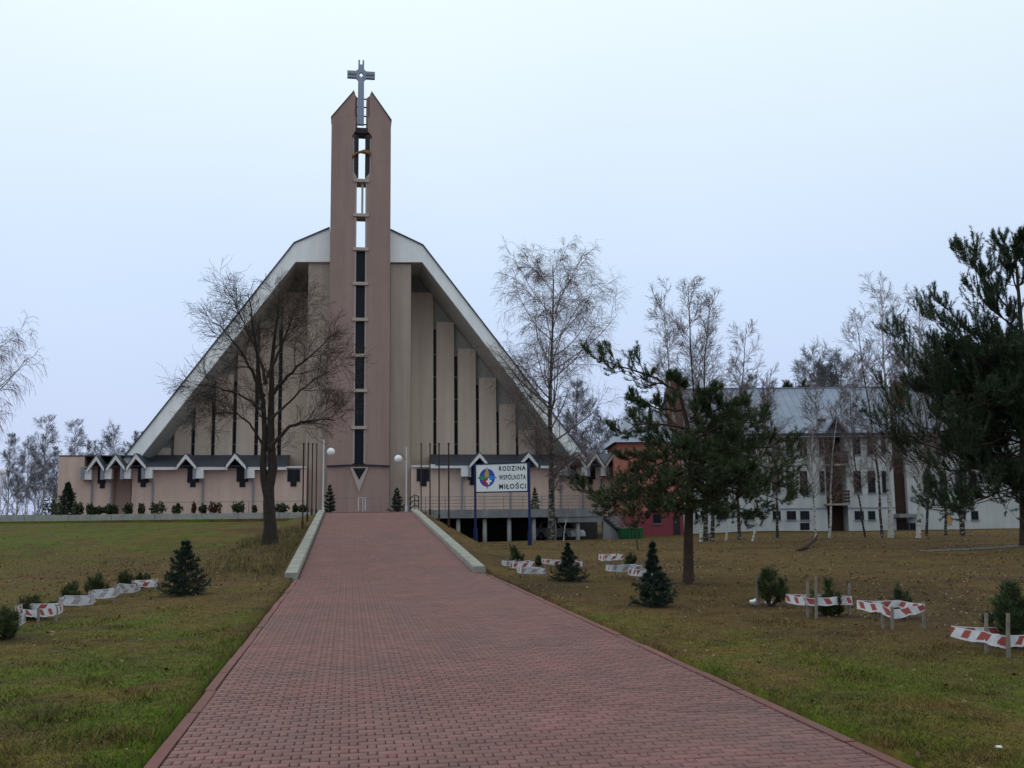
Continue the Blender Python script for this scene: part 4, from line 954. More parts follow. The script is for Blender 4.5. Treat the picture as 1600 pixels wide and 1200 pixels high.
# birches in front of the white building
def birch(trunk, Y, r, lab, seed, dense=1.0, mat='birch', L=0.17, tw='twigviolet'):
    bare_tree('birch_tree', lab, 'tree', 'slender birches before the white building', [(ground_pts([(a, b2+14*(i/(len(trunk)-1))**2) for i, (a, b2) in enumerate(trunk)], Y), r, 0.012)],
        [dict(n=int(46*dense), t0=0.26, t1=0.985, ang=(32, 58), length=L*1.12, up=0.07, wig=0.06, k=6, rr=0.40, sides=4, rtip=0.007, prof=lambda t: 1.15-0.72*t),
         dict(n=8, t0=0.12, t1=1.0, ang=(24, 52), length=0.55, up=0.03, wig=0.07, k=4, rr=0.5, rtip=0.006),
         dict(n=8, t0=0.1, t1=1.0, ang=(20, 48), length=0.62, up=0.0, wig=0.08, k=3, rr=0.6, rtip=0.0052, droop=0.12)],
        (M[mat], M[tw]), seed)
bl = [
 ([(1092, 864), (1102, 838), (1096, 800), (1070, 740), (1050, 640), (1042, 540), (1038, 452)], 46, .085, 'birch with crooked white stem just left of the pine trunk foot', 'birch'),
 ([(1103, 862), (1104, 800), (1092, 700), (1082, 600), (1078, 500), (1076, 432)], 47, .13, 'tallest dark-stemmed birch rising behind the middle pine', 'barkold'),
 ([(1112, 858), (1114, 800), (1108, 700), (1100, 600), (1100, 530), (1112, 458)], 47.5, .12, 'dark-stemmed birch behind the middle pine, right of the tallest stem', 'barkold'),
 ([(1133, 858), (1138, 800), (1146, 700), (1150, 620), (1158, 560)], 48, .06, 'thin white birch stem at the right of the pine foot', 'birch'),
 ([(1155, 852), (1153, 800), (1150, 700), (1160, 600), (1166, 500)], 50, .10, 'dark twin-like birch with whip top before the white wall', 'barkold'),
 ([(1170, 863), (1178, 838), (1184, 815), (1182, 770), (1195, 690), (1203, 590)], 45, .07, 'leaning white birch with bent foot right of the dark trunks', 'birch'),
 ([(1215, 840), (1214, 790), (1210, 700), (1200, 620), (1196, 575)], 54, .09, 'dark birch standing before the leftmost upper windows', 'barkold'),
 ([(1276, 852), (1272, 780), (1268, 700), (1272, 640), (1280, 590)], 49, .075, 'pale birch directly left of the wooden balconies', 'birch'),
 ([(1296, 850), (1298, 780), (1300, 700), (1310, 640), (1312, 600)], 50, .08, 'pale birch right before the wooden balconies', 'birch'),
 ([(1353, 846), (1346, 800), (1338, 740), (1330, 660), (1328, 590)], 51, .065, 'thin dark birch leaning left, right of the balconies', 'barkold'),
 ([(1378, 852), (1376, 780), (1368, 700), (1356, 620), (1342, 520), (1336, 480)], 49, .085, 'dark birch just left of the thick white birch', 'barkold'),
 ([(1393, 852), (1390, 780), (1387, 700), (1384, 620), (1380, 520), (1376, 432)], 49.5, .17, 'thickest white-trunked birch, left of the dark brown bay', 'birch'),
 ([(1434, 854), (1438, 780), (1440, 700), (1438, 600), (1436, 520), (1437, 450)], 48.5, .13, 'white-trunked birch between thick birch and the big right pine', 'birch'),
 ([(1446, 848), (1450, 790), (1452, 720), (1446, 620), (1420, 540)], 52, .09, 'dark birch partly behind the edge of the big right pine', 'barkold'),
]
bl += [([(1478, 846), (1477, 790), (1474, 700), (1480, 600), (1478, 560)], 52, .09, 'dark bare tree behind the lower branches of the big right pine', 'barkold'),
 ([(1504, 848), (1500, 800), (1502, 720), (1510, 620), (1508, 570)], 50, .17, 'stout dark tree with flared foot behind the big right pine', 'barkold')]
for i, (tr, Y, r, lab, mt) in enumerate(bl):
    birch(tr, Y, r, lab, 40+i, dense=1.0 if i in (0, 1, 2, 11, 12) else 0.7, mat=mt, L=0.15 if tr[-1][1] < 520 else 0.17)
# saplings
for tr, Y, lab in (([(997, 865), (996, 820), (1000, 780), (1004, 740)], 37, 'thin bare sapling behind the striped tape left of the middle pine'),
                   ([(880, 836), (884, 815), (892, 790), (897, 770)], 64, 'thin white sapling leaning beside the big birch foot')):
    bare_tree('sapling', lab, 'tree', None, [(ground_pts(tr, Y), 0.035, 0.008)],
        [dict(n=9, t0=0.3, t1=1.0, ang=(25, 55), length=0.35, up=0.08, wig=0.1, k=5, rr=0.5, rtip=0.004), dict(n=4, t0=0.2, t1=1.0, ang=(20, 50), length=0.45, up=0.02, wig=0.1, k=3, rr=0.6, rtip=0.003)],
        (M['birch'] if 'white' in lab else M['twigdark'], M['twigdark']), 77)
# weeping birch entering at the far left edge
bare_tree('weeping_birch', 'leafless weeping birch reaching in at the far left edge', 'tree', None,
    [(ground_pts([(-60, 820), (-55, 760), (-45, 680), (-35, 600), (-30, 540)], 70), 0.28, 0.03)],
    [dict(n=30, t0=0.3, t1=0.98, ang=(40, 65), length=0.40, up=0.05, wig=0.08, k=7, rr=0.45, sides=4, rtip=0.012, prof=lambda t: 1.1-0.4*t),
     dict(n=8, t0=0.2, t1=1.0, ang=(25, 55), length=0.4, up=0.0, wig=0.12, k=5, rr=0.55, rtip=0.009, droop=0.3),
     dict(n=9, t0=0.2, t1=1.0, ang=(25, 60), length=1.0, up=0.0, wig=0.08, k=5, rr=0.6, rtip=0.008, droop=0.7)],
    (M['barkold'], M['twigviolet']), 9)
# far trees: three kinds, copied
def far_proto(seed, h, lab, cat_group, mats, L=0.2, drp=0.2):
    return bare_tree('distant_tree', lab, 'tree', cat_group, [([(0, 0, 0), (0.1, 0, h*.4), (0, 0.1, h)], h*0.011, 0.015)],
        [dict(n=26, t0=0.2, t1=0.98, ang=(28, 50), length=L, up=0.08, wig=0.09, k=5, rr=0.5, rtip=0.014, prof=lambda t: 1.15-0.7*t),
         dict(n=6, t0=0.15, t1=1.0, ang=(22, 50), length=0.6, up=0.05, wig=0.10, k=4, rr=0.6, rtip=0.012),
         dict(n=7, t0=0.1, t1=1.0, ang=(20, 50), length=0.8, up=0.03, wig=0.12, k=3, rr=0.6, rtip=0.012, droop=drp*.5),
         dict(n=3, t0=0.1, t1=1.0, ang=(20, 50), length=0.9, up=0.0, wig=0.12, k=3, rr=0.6, rtip=0.010, droop=drp*.5)],
        mats, seed)
def place_copy(root, first, loc, scale, rz, label, group):
    if first: r = root
    else:
        r = root.copy(); COL.objects.link(r)
        for ch_ in list(root.children):
            c_ = ch_.copy(); COL.objects.link(c_); c_.parent = r
    r.location = tuple(map(float, loc)); r.scale = (scale*0.9, scale*0.9, scale); r.rotation_euler = (0, 0, rz)
    tag(r, label, 'tree', group)
    return r
LL, LG = 'distant grey leafless tree in the wood beyond the left church wing', 'distant trees left of the church'
RL, RG = 'distant leafless tree rising behind the white building roof', 'distant trees behind the white building'
protos = [far_proto(s, 14.0, LL, LG, (M['birch'], M['twigfar']), L=l) for s, l in ((101, .2), (102, .24), (103, .17))]
used = [False]*3
fars = sorted([(66, 662, 120, 0), (40, 690, 125, 1), (12, 680, 118, 2), (98, 720, 128, 1), (112, 668, 130, 0), (140, 690, 140, 2), (172, 674, 135, 1), (196, 700, 140, 0), (214, 676, 150, 2), (82, 700, 112, 2), (-20, 660, 120, 0), (54, 715, 110, 1), (25, 720, 108, 0), (150, 705, 120, 1), (-45, 690, 130, 2), (128, 715, 118, 0)])
fars = [f for f in fars if f[0] > 0]
ORD = 'first second third fourth fifth sixth seventh eighth ninth tenth eleventh twelfth thirteenth fourteenth fifteenth sixteenth'.split()
for fi, (px, top, Y, k) in enumerate(fars):
    q = P(px, 800, Y); zt2 = float(P(px, top, Y)[2])
    place_copy(protos[k], not used[k], (q[0], Y, 0.9), (zt2-0.9)/14.0, random.random()*6, 'distant grey leafless tree, %s from the left edge in the wood' % ORD[fi], LG); used[k] = True
cnt = {}
for px, top, Y, k in sorted([(1262, 585, 118, 0), (1285, 560, 120, 1), (1302, 572, 125, 2), (1322, 565, 118, 1), (1345, 575, 130, 0), (1425, 540, 115, 2), (1470, 560, 120, 1), (1180, 590, 125, 2), (1010, 640, 125, 0), (985, 655, 130, 1), (905, 600, 120, 2), (925, 640, 125, 0), (890, 660, 130, 1), (1550, 560, 118, 0), (945, 665, 122, 1)]):
    q = P(px, 800, Y); zt2 = float(P(px, top, Y)[2])
    lab, grp = ('distant leafless tree behind the white building roof, %s from the left', RG) if px > 1100 else ('distant leafless tree behind the right church end, %s from the left', 'distant trees behind the church')
    cnt[grp] = cnt.get(grp, -1)+1; lab = lab % ORD[cnt[grp]]
    place_copy(protos[k], False, (q[0], Y, -0.9), (zt2+0.9)/14.0, random.random()*6, lab, grp)
# one mass of wood on the horizon
rng = np.random.default_rng(5); vs, fs, o = [], [], 0
N = 260; ang = rng.uniform(-0.62, 0.75, N); dist = rng.uniform(170, 260, N)
bx = np.sin(ang)*dist; by = np.cos(ang)*dist
pts = np.zeros((N, 4, 3)); hh = rng.uniform(6, 11, N)
for j in range(4):
    pts[:, j, 0] = bx+rng.normal(0, .2, N)*j; pts[:, j, 1] = by; pts[:, j, 2] = -1.5+hh*j/3
rad = np.linspace(.12, .02, 4)[None]*np.ones((N, 1))
V, F = tubes(pts, rad, 3, rng); vs.append(V); fs.append(F+o); o += len(V)
c1, r1_ = spawn(rng, pts, rad, 9, .15, 1, (20, 55), .3, .05, .1, 4, .6, .03)
V, F = tubes(c1, r1_, 3, rng); vs.append(V); fs.append(F+o); o += len(V)
c2, r2_ = spawn(rng, c1, r1_, 5, .2, 1, (20, 60), .5, 0, .15, 3, .6, .025)
V, F = tubes(c2, r2_, 3, rng); vs.append(V); fs.append(F+o); o += len(V)
wd = link('distant_wood', npmesh('distant_wood', np.concatenate(vs), np.concatenate(fs)), M['twigfar'])
tag(wd, 'far-off leafless wood along the horizon', 'wood', kind='stuff')

# ------------------------------------------------------------------ conifers
def needles(pos, ax, ln, per, nlen, nw, spread, rng):
    """bottlebrush shoots: pos (M,3) axis (M,3) length (M,)"""
    Mx = len(pos); s = rng.random((Mx, per)); ref = norm(rng.normal(size=(Mx, per, 3)))
    a = ax[:, None]; rd = norm(np.cross(a, ref)); th = np.radians(rng.uniform(spread[0], spread[1], (Mx, per)))[..., None]
    d = a*np.cos(th)+rd*np.sin(th); b = pos[:, None]+a*(ln[:, None]*s)[..., None]
    L_ = nlen*rng.uniform(.7, 1.2, (Mx, per))[..., None]
    sd = norm(np.cross(d, norm(rng.normal(size=d.shape))))*nw
    tri = np.stack([b-sd, b+sd, b+d*L_], 2).reshape(-1, 3)
    F = np.arange(len(tri)).reshape(-1, 3)
    var = np.repeat(np.clip(np.repeat(rng.random(Mx), per)*.7+.3*rng.random(Mx*per), 0, 1), 3)
    return tri, F, var
def pine(name, label, trunk, r, branches, seed, shoot=(0.22, 46, 0.12, 0.006), mat='needle', sub=7, subsub=4, up=0.06, group=None, shootlen=(.6, 1.2), spread=0.30):
    """branches: list of (start point, tip points...) world polylines + auto side twigs carrying needle shoots"""
    rng = np.random.default_rng(seed)
    t = thing(name, label, 'tree', trunk[0], group)
    k0 = 12; tp_ = resample(trunk, k0)[None]; tr_ = (r+(0.03-r)*np.linspace(0, 1, k0))[None]; tr_[:, 0] *= 1.2
    V, F = tubes(tp_, tr_, 12, rng); link('trunk', npmesh('trunk', V, F), M['pinebark'], t, True)
    B = np.stack([resample(b2, 8) for b2 in branches]); BR = np.linspace(.034, .010, 8)[None]*np.ones((len(B), 1))*(r/.16)**.5
    B[:, 1:] += rng.normal(0, .03, B[:, 1:].shape)
    c1, r1_ = spawn(rng, B, BR, sub, .12, 1.0, (30, 68), spread, up, .12, 5, .6, .006, prof=lambda t: 1.05-.5*t)
    c2, r2_ = spawn(rng, c1, r1_, subsub, .2, 1.0, (30, 60), .5, up*1.5, .14, 4, .6, .006)
    vs, fs, o = [], [], 0
    for c, rr in ((B, BR), (c1, r1_), (c2, r2_)):
        V, F = tubes(c, rr, 4, rng); vs.append(V); fs.append(F+o); o += len(V)
    link('branches', npmesh('branches', np.concatenate(vs), np.concatenate(fs)), M['pinebark'], t)
    tips = np.concatenate([c2[:, -1], c1[:, -1], B[:, -1], c2[:, 1], c1[:, 2]]); dirs = np.concatenate([c2[:, -1]-c2[:, -2], c1[:, -1]-c1[:, -2], B[:, -1]-B[:, -2], c2[:, 2]-c2[:, 1], c1[:, 3]-c1[:, 2]])
    dirs = norm(norm(dirs)+np.array([0, 0, .75])+rng.normal(0, .15, dirs.shape))
    ln = shoot[0]*rng.uniform(shootlen[0], shootlen[1], len(tips))
    V, F, var = needles(tips-dirs*.05, dirs, ln, shoot[1], shoot[2], shoot[3], (25, 62), rng)
    link('crown', npmesh('crown', V, F, {'var': var}), M[mat], t)
    return t
# middle pine
rng = np.random.default_rng(21)
g1 = PG(1076, 912); Y1 = g1[1]
tr = ground_pts([(1076, 912), (1075, 850), (1076, 790), (1082, 740), (1080, 690), (1070, 640), (1058, 600)], Y1)
def br(pts, dy):
    q = [P(a, b2, Y1+dy*i/(len(pts)-1)) for i, (a, b2) in enumerate(pts)]; return q
bs = [br(p, d) for p, d in (
  ([(1062, 612), (1020, 590), (980, 575), (928, 556)], .5), ([(1068, 640), (1030, 640), (985, 620)], .6), ([(1060, 608), (1062, 595), (1050, 590)], .0), ([(1082, 680), (1130, 650), (1172, 640)], .9), ([(1078, 655), (1100, 628), (1122, 612)], -.5), ([(1080, 690), (1125, 665), (1200, 655)], -1.0), ([(1083, 730), (1160, 745), (1240, 755)], .2),
  ([(1075, 670), (1030, 660), (990, 665), (962, 680)], -.5), ([(1078, 690), (1020, 700), (980, 720)], .8), ([(1080, 700), (1020, 730), (960, 770)], -.9), ([(1082, 730), (1020, 760), (930, 790)], .4), ([(1080, 735), (1000, 770), (905, 770)], 1.0),
  ([(1078, 745), (1030, 780), (985, 790)], -1.2), ([(1082, 740), (1040, 750), (1000, 745)], 1.6), ([(1080, 700), (1060, 710), (1040, 720)], -1.4), ([(1080, 715), (1070, 740), (1050, 770)], -1.7),
  ([(1082, 690), (1130, 680), (1190, 670)], .6), ([(1078, 660), (1120, 640), (1150, 625)], -.4), ([(1082, 710), (1140, 700), (1230, 700)], -.7), ([(1083, 720), (1150, 720), (1215, 735), (1250, 725)], .9), ([(1083, 740), (1140, 760), (1230, 785)], -.4),
  ([(1083, 745), (1130, 780), (1180, 800)], .8), ([(1082, 750), (1110, 780), (1140, 800)], -1.3), ([(1082, 700), (1100, 720), (1140, 740)], -1.5), ([(1080, 680), (1100, 690), (1150, 690)], 1.5), ([(1083, 735), (1110, 740), (1170, 760)], 1.7), ([(1082, 725), (1120, 730), (1180, 740)], -1.1), ([(1080, 690), (1110, 670), (1140, 665)], .2), ([(1080, 748), (1060, 790), (1020, 800)], .6), ([(1082, 750), (1100, 770), (1120, 790)], .4))]
pine('pine_tree', 'middle-sized pine with wide drooping dark crown before the red annex', tr, 0.125, bs, 31, shoot=(0.16, 40, 0.085, 0.0055), sub=11, subsub=6)
# big pine at the right edge
Yp = 34.0
tr = ground_pts([(1604, 862), (1602, 780), (1600, 650), (1596, 500), (1585, 385)], Yp)
def bp(pts, dy): return [P(a, b2, Yp+dy*i/(len(pts)-1)) for i, (a, b2) in enumerate(pts)]
bs = []
rng = np.random.default_rng(8)
hand = [([(1592, 470), (1580, 420), (1568, 375)], 0), ([(1594, 500), (1550, 450), (1535, 420), (1505, 388)], .4), ([(1596, 520), (1545, 480), (1520, 450), (1527, 400)], -.6), ([(1597, 560), (1530, 530), (1480, 480), (1462, 470)], .4), ([(1597, 570), (1520, 550), (1465, 500)], -1.0),
  ([(1598, 600), (1510, 590), (1440, 560), (1405, 520)], .5), ([(1599, 620), (1500, 620), (1430, 600), (1408, 560)], -1.2), ([(1600, 660), (1500, 680), (1420, 670), (1378, 625)], .6), ([(1600, 690), (1500, 710), (1430, 700), (1390, 650)], -1.0), ([(1600, 700), (1520, 740), (1440, 730), (1400, 690)], 1.2),
  ([(1601, 730), (1520, 760), (1460, 760)], -1.6), ([(1601, 750), (1540, 780), (1470, 800), (1455, 790)], .4), ([(1601, 760), (1560, 780), (1500, 790)], -2), ([(1590, 450), (1610, 420), (1625, 380)], .3), ([(1586, 420), (1592, 395), (1596, 372)], -.2), ([(1595, 520), (1565, 500), (1550, 460)], 1.0), ([(1600, 640), (1550, 640), (1480, 640)], 1.8), ([(1600, 670), (1560, 690), (1500, 700)], -2.2), ([(1598, 590), (1560, 590), (1500, 570)], 1.6), ([(1598, 610), (1560, 620), (1510, 640)], -2.4)]
for p, d in hand: bs.append(bp(p, d))
for i in range(50):
    t_ = rng.random(); y0 = 555+225*t_; rad_ = 0.6+2.9*math.sin(math.pi*min(1, .2+t_*.75)); a_ = rng.uniform(0, 2*math.pi)
    p0 = P(1599, y0, Yp); d_ = np.array([math.cos(a_), math.sin(a_), .25])*rad_
    bs.append([p0, p0+d_*.5+(0, 0, -.05), p0+d_+(0, 0, .25)])
pine('pine_tree', 'large dark pine at the right edge reaching above the roof', tr, 0.24, bs, 33, shoot=(0.42, 60, 0.13, 0.0095), mat='needleblack', sub=11, subsub=5, up=0.16, spread=0.31, shootlen=(.6, 1.35))
# far pine tops behind the roof
tr = [P(1243, 800, 100), P(1243, 700, 100), P(1243, 597, 100)]
pine('pine_tree', 'small dark pine top showing above the white building ridge', tr, .2, [[P(1243, 612+5*i, 100), P(1243+s*14, 606+6*i, 100+s*.5)] for i in range(4) for s in (-1, 1)], 61, shoot=(.7, 40, .35, .03), sub=4, subsub=2)
# spruces
def spruce(label, base, h, rad_, seed, mat='spruce', tiers=13, group='small spruces', nl=0.055, nwid=0.004, lank=0.0):
    rng = np.random.default_rng(seed); base = np.array(base, float)
    t = thing('spruce_tree', label, 'tree', base, group)
    tp_ = np.array([base+(0, 0, -.1), base+(0.01, 0, h*.5), base+(0, 0.01, h)]); tp_ = resample(tp_, 8)[None]
    V, F = tubes(tp_, np.linspace(.028*h, .006, 8)[None], 8, rng); link('trunk', npmesh('trunk', V, F), M['pinebark'], t)
    P0, D0, L0 = [], [], []
    for i in range(tiers):
        f = (i+.3)/tiers; n = int(8-4*f)
        for j in range(n):
            a_ = 2*math.pi*(j+rng.random()*.7)/n+i*1.1; ln = rad_*(1-f)**(.85+.35*lank)*rng.uniform(.55, 1.2)+.03*h*.3
            d = np.array([math.cos(a_), math.sin(a_), -.05+.55*f]); d /= np.linalg.norm(d)
            P0.append(base+(0, 0, h*(.05+.95*f)+rng.normal(0, .012*h))); D0.append(d); L0.append(ln)
    P0, D0, L0 = np.array(P0), np.array(D0), np.array(L0)
    k = 5; B = P0[:, None]+D0[:, None]*(L0[:, None]*np.linspace(0, 1, k)[None])[..., None]
    B[:, :, 2] += (-.12*np.sin(np.linspace(0, 1, k)*math.pi)[None]+.10*np.linspace(0, 1, k)[None]**2)*L0[:, None]
    BR = np.linspace(.012, .003, k)[None]*h/1.5*np.ones((len(B), 1))
    c1, r1_ = spawn(rng, B, BR, 8, .2, 1., (35, 60), .42, .0, .06, 3, .7, .002, prof=lambda t: 1.05-.6*t)
    V1, F1 = tubes(B, BR, 4, rng); V2, F2 = tubes(c1, r1_, 3, rng)
    link('branches', npmesh('branches', np.concatenate([V1, V2]), np.concatenate([F1, F2+len(V1)])), M['pinebark'], t)
    pos = np.concatenate([c1[:, 0], B[:, 1], B[:, 3], [base+(0, 0, h*.86)]]); ends = np.concatenate([c1[:, -1], B[:, 3], B[:, 4], [base+(0, 0, h*1.02)]])
    V, F, var = needles(pos, norm(ends-pos), np.linalg.norm(ends-pos, axis=1)*1.1, 34, nl*h/1.2+.015, nwid*h/1.2+.001, (30, 70), rng)
    link('crown', npmesh('crown', V, F, {'var': var}), M[mat], t)
def spr_at(px, base, top, wpx, label, seed, Y=None, zbase=None, **k):
    if Y is None: g = PG(px, base)
    else:
        g = P(px, base, Y); g[2] = zbase if zbase is not None else g[2]
    h = float(P(px, top, g[1])[2])-g[2]
    spruce(label, g, h, wpx/2*g[1]/FPX, seed, **k)
spr_at(288, 930, 845, 72, 'bushy blue-green spruce beside the end of the left shrub row', 1, tiers=10)
spr_at(888, 908, 848, 58, 'small spruce with striped tape behind, right of the sign', 2, tiers=10, lank=1.2)
spr_at(1022, 948, 846, 78, 'lanky spruce with thin leader left of the middle pine', 3, tiers=10, lank=2.0)
spr_at(105, 797, 753, 34, 'dark spruce against the left end of the church wing', 4, Y=66, zbase=1.45)
spr_at(515, 797, 757, 20, 'small conifer left of the tower foot beside the lamp', 5, Y=74, zbase=1.5, tiers=8)
spr_at(620, 797, 762, 24, 'small conifer right of the tower foot beside the lamp', 6, Y=74, zbase=1.5, tiers=8)
spr_at(836, 793, 762, 18, 'small potted conifer on the terrace behind the sign', 7, Y=74, zbase=1.5, tiers=8, mat='needle')
# dwarf pines
def dwarf(label, px, base, top, wpx, seed, mat='dwarf', group='young dwarf pines on the lawn', n=16):
    rng = np.random.default_rng(seed); g = PG(px, base); h = float(P(px, top, g[1])[2])-g[2]; w_ = wpx/2*g[1]/FPX*1.15; h *= .97
    t = thing('dwarf_pine', label, 'shrub', g, group); bs_ = []
    for j in range(n):
        a_ = 2*math.pi*(j*0.618+rng.random()*.1); el = math.radians(rng.uniform(12, 85)) if j else 1.5
        q_ = rng.uniform(.45, 1.0); rr = w_*math.cos(el)*q_; hh_ = h*(.1+.78*math.sin(el))*q_
        bs_.append(np.array([g+(0, 0, -.03), g+(math.cos(a_)*rr*.6, math.sin(a_)*rr*.6, hh_*.4), g+(math.cos(a_)*rr, math.sin(a_)*rr, hh_)]))
    B = np.stack([resample(b2, 6) for b2 in bs_]); BR = np.linspace(.018, .008, 6)[None]*np.ones((n, 1))
    c1, r1_ = spawn(rng, B, BR, 4, .45, 1., (35, 70), .26, .12, .1, 3, .7, .005)
    V1, F1 = tubes(B, BR, 4, rng); V2, F2 = tubes(c1, r1_, 3, rng)
    link('stems', npmesh('stems', np.concatenate([V1, V2]), np.concatenate([F1, F2+len(V1)])), M['pinebark'], t)
    tips = np.concatenate([c1[:, -1], B[:, -1], B[:, 3]]); d = norm(np.concatenate([c1[:, -1]-c1[:, 0], B[:, -1]-B[:, -2], B[:, 4]-B[:, 3]])+np.array([0, 0, .45]))
    sc_ = (h/.6)**.6
    V, F, var = needles(tips-d*.04*sc_, d, rng.uniform(.5, 1.4, len(tips))*.11*sc_, 46, .105*sc_, .0032*sc_+.0012, (28, 68), rng)
    link('crown', npmesh('crown', V, F, {'var': var}), M[mat], t)
    return g, w_
def barrier(label, stakes, tape, faded, seed, closed=True):
    """stakes: px feet with tops; tape: list of (px, top py, bottom py) along the front, at the stakes' depths"""
    rng = np.random.default_rng(seed); feet = [PG(a, b2) for a, b2, c in stakes]
    t = thing('tape_barrier', label, 'barrier', np.mean(feet, 0), 'striped tape barriers round young shrubs')
    for f, (a, b2, c) in zip(feet, stakes):
        top = P(a, c, f[1]); MB().tube([f+(0, 0, -.2), (f+top)/2, top], [.024, .022, .02], 6).build('stake', M['stake'], t)
    Ym = [f[1] for f in feet]
    pts = []
    for (a, tp1, bt1), f in zip(tape, np.interp(np.linspace(0, 1, len(tape)), np.linspace(0, 1, len(feet)), Ym)):
        pts.append((P(a, tp1, f-.03), P(a, bt1, f-.03)))
    n = len(pts)
    if closed:     # the tape runs back round the shrub
        dpt_ = 0.55
        pts += [(p+(-.05, dpt_, .0), q+(-.05, dpt_, .0)) for p, q in (pts[-1], pts[0])]+[(pts[0][0]+(0, .005, 0), pts[0][1]+(0, .005, 0))]
    V, Sx, Vx, d = [], [], [], 0.0
    sub = 5; PT = []
    for (a, b2), (c, e_) in zip(pts[:-1], pts[1:]):
        for j in range(sub):
            f = j/sub; sag = -.012*math.sin(math.pi*f); PT.append((a*(1-f)+c*f+(0, rng.normal(0, .004), sag), b2*(1-f)+e_*f+(0, rng.normal(0, .014), sag+rng.normal(0, .004))))
    PT.append(pts[-1])
    for i, (a, b2) in enumerate(PT):
        if i: d += np.linalg.norm(a-PT[i-1][0])
        V += [a, b2]; hgt = np.linalg.norm(a-b2); sg_ = -1 if seed in (2, 18, 19) else 1; Sx += [d/.26, (d+sg_*hgt*.8)/.26]; Vx += [0.0, 1.0]
    F = [(2*i, 2*i+1, 2*i+3, 2*i+2) for i in range(len(PT)-1)]
    me = npmesh('tape', np.array(V), np.array(F), {'s': np.array(Sx), 'v': np.array(Vx)})
    link('tape', me, M['tapefaded'] if faded else M['tape'], t)
# left row
for i, (lab, px, b2, tp1, wd_) in enumerate((('young dwarf pine at the left edge, nearest of the left row', 6, 1000, 945, 60), ('wide dwarf pine behind the red-and-white tape of the left row', 52, 968, 922, 66), ('dwarf pine third along the left row', 112, 945, 908, 46), ('dwarf pine fourth along the left row', 152, 932, 897, 42), ('upright dwarf pine fifth along the left row', 194, 922, 890, 26), ('low dwarf pine at the far end of the left row', 218, 918, 895, 34))):
    dwarf(lab, px, b2, tp1, wd_, 200+i)
barrier('faded striped tape around the nearest shrub at the left edge', [(-12, 1000, 962), (26, 990, 955)], [(-12, 970, 983), (10, 973, 983), (26, 963, 979)], True, 1)
barrier('bright red-striped white tape on stakes, second of the left row', [(26, 975, 946), (60, 980, 950), (88, 972, 945)], [(24, 947, 960), (42, 952, 963), (60, 951, 964), (88, 947, 961)], False, 2)
barrier('faded grey striped tape third of the left row', [(93, 958, 932), (140, 955, 932)], [(92, 934, 944), (116, 935, 946), (141, 933, 945)], True, 3)
barrier('faded tilted tape strip fourth of the left row', [(140, 946, 922), (180, 942, 918)], [(138, 925, 934), (158, 925, 935), (181, 920, 932)], True, 4)
barrier('white tape around the upright shrub of the left row', [(181, 934, 912), (214, 930, 912)], [(180, 914, 926), (196, 921, 926), (215, 915, 924)], True, 5)
barrier('red-and-white tape at the far end of the left row', [(207, 926, 906), (242, 924, 905)], [(206, 909, 919), (222, 909, 917), (243, 907, 917)], False, 6)
# right, near the ramp end
for i, (lab, px, b2, tp1, wd_) in enumerate((('sparse young pine directly left of the white tapes by the ramp end', 806, 884, 852, 26), ('small pine between the striped tapes right of the sign', 842, 884, 868, 24), ('dwarf pine behind the grey tape left of the lanky spruce', 985, 886, 864, 36),
   ('tall young pine with stake and white plastic at its foot', 1203, 948, 872, 62), ('round young pine behind the level striped tape on the right lawn', 1297, 962, 903, 58), ('young pine inside the sloping striped tape on the right lawn', 1408, 966, 914, 44), ('dense young pine inside the tape at the right edge', 1583, 1012, 908, 72))):
    dwarf(lab, px, b2, tp1, wd_, 300+i, n=24 if i == 6 else 16, mat='needle' if i == 6 else 'dwarf')
barrier('plain white tape nearest the ramp end at right', [(817, 902, 884), (852, 902, 884)], [(817, 887, 896), (835, 888, 896), (853, 888, 896)], True, 11)
barrier('red-and-white tape beside the young pine near the ramp end', [(806, 892, 874), (835, 893, 874)], [(804, 879, 888), (820, 879, 888), (835, 877, 886)], False, 12)
barrier('short white tape behind the red-and-white one by the ramp end', [(793, 890, 874), (812, 890, 874)], [(792, 877, 884), (803, 876, 883), (813, 877, 884)], True, 13)
barrier('striped tape half hidden behind the small spruce', [(857, 888, 870), (910, 888, 870)], [(855, 874, 881), (880, 876, 884), (910, 877, 885)], False, 14)
barrier('red-and-white tape alone on the lawn behind the lanky spruce', [(947, 882, 864), (972, 882, 864)], [(945, 867, 876), (960, 868, 875), (974, 866, 873)], False, 15)
barrier('long grey striped tape left of the lanky spruce', [(961, 905, 882), (1000, 905, 884)], [(959, 884, 893), (980, 884, 893), (1004, 883, 893)], True, 16)
barrier('sloping red-and-white tape behind the lanky spruce', [(996, 908, 885), (1022, 908, 885)], [(995, 889, 900), (1010, 890, 900), (1024, 890, 898)], False, 17)
barrier('level red-and-white tape on stakes around the round young pine', [(1262, 966, 908), (1275, 968, 900), (1327, 962, 912)], [(1258, 933, 946), (1280, 933, 946), (1305, 932, 945), (1331, 931, 944)], False, 18)
barrier('sloping red-and-white tape on stakes second from the right edge', [(1379, 982, 940), (1394, 985, 948), (1443, 982, 940)], [(1377, 943, 957), (1394, 952, 967), (1420, 947, 961), (1445, 943, 955)], False, 19)
barrier('red-and-white tape around the dense shrub at the right edge', [(1541, 1022, 958), (1575, 1028, 958), (1625, 1020, 958)], [(1539, 986, 1004), (1560, 990, 1010), (1576, 992, 1012), (1625, 988, 1004)], False, 20)
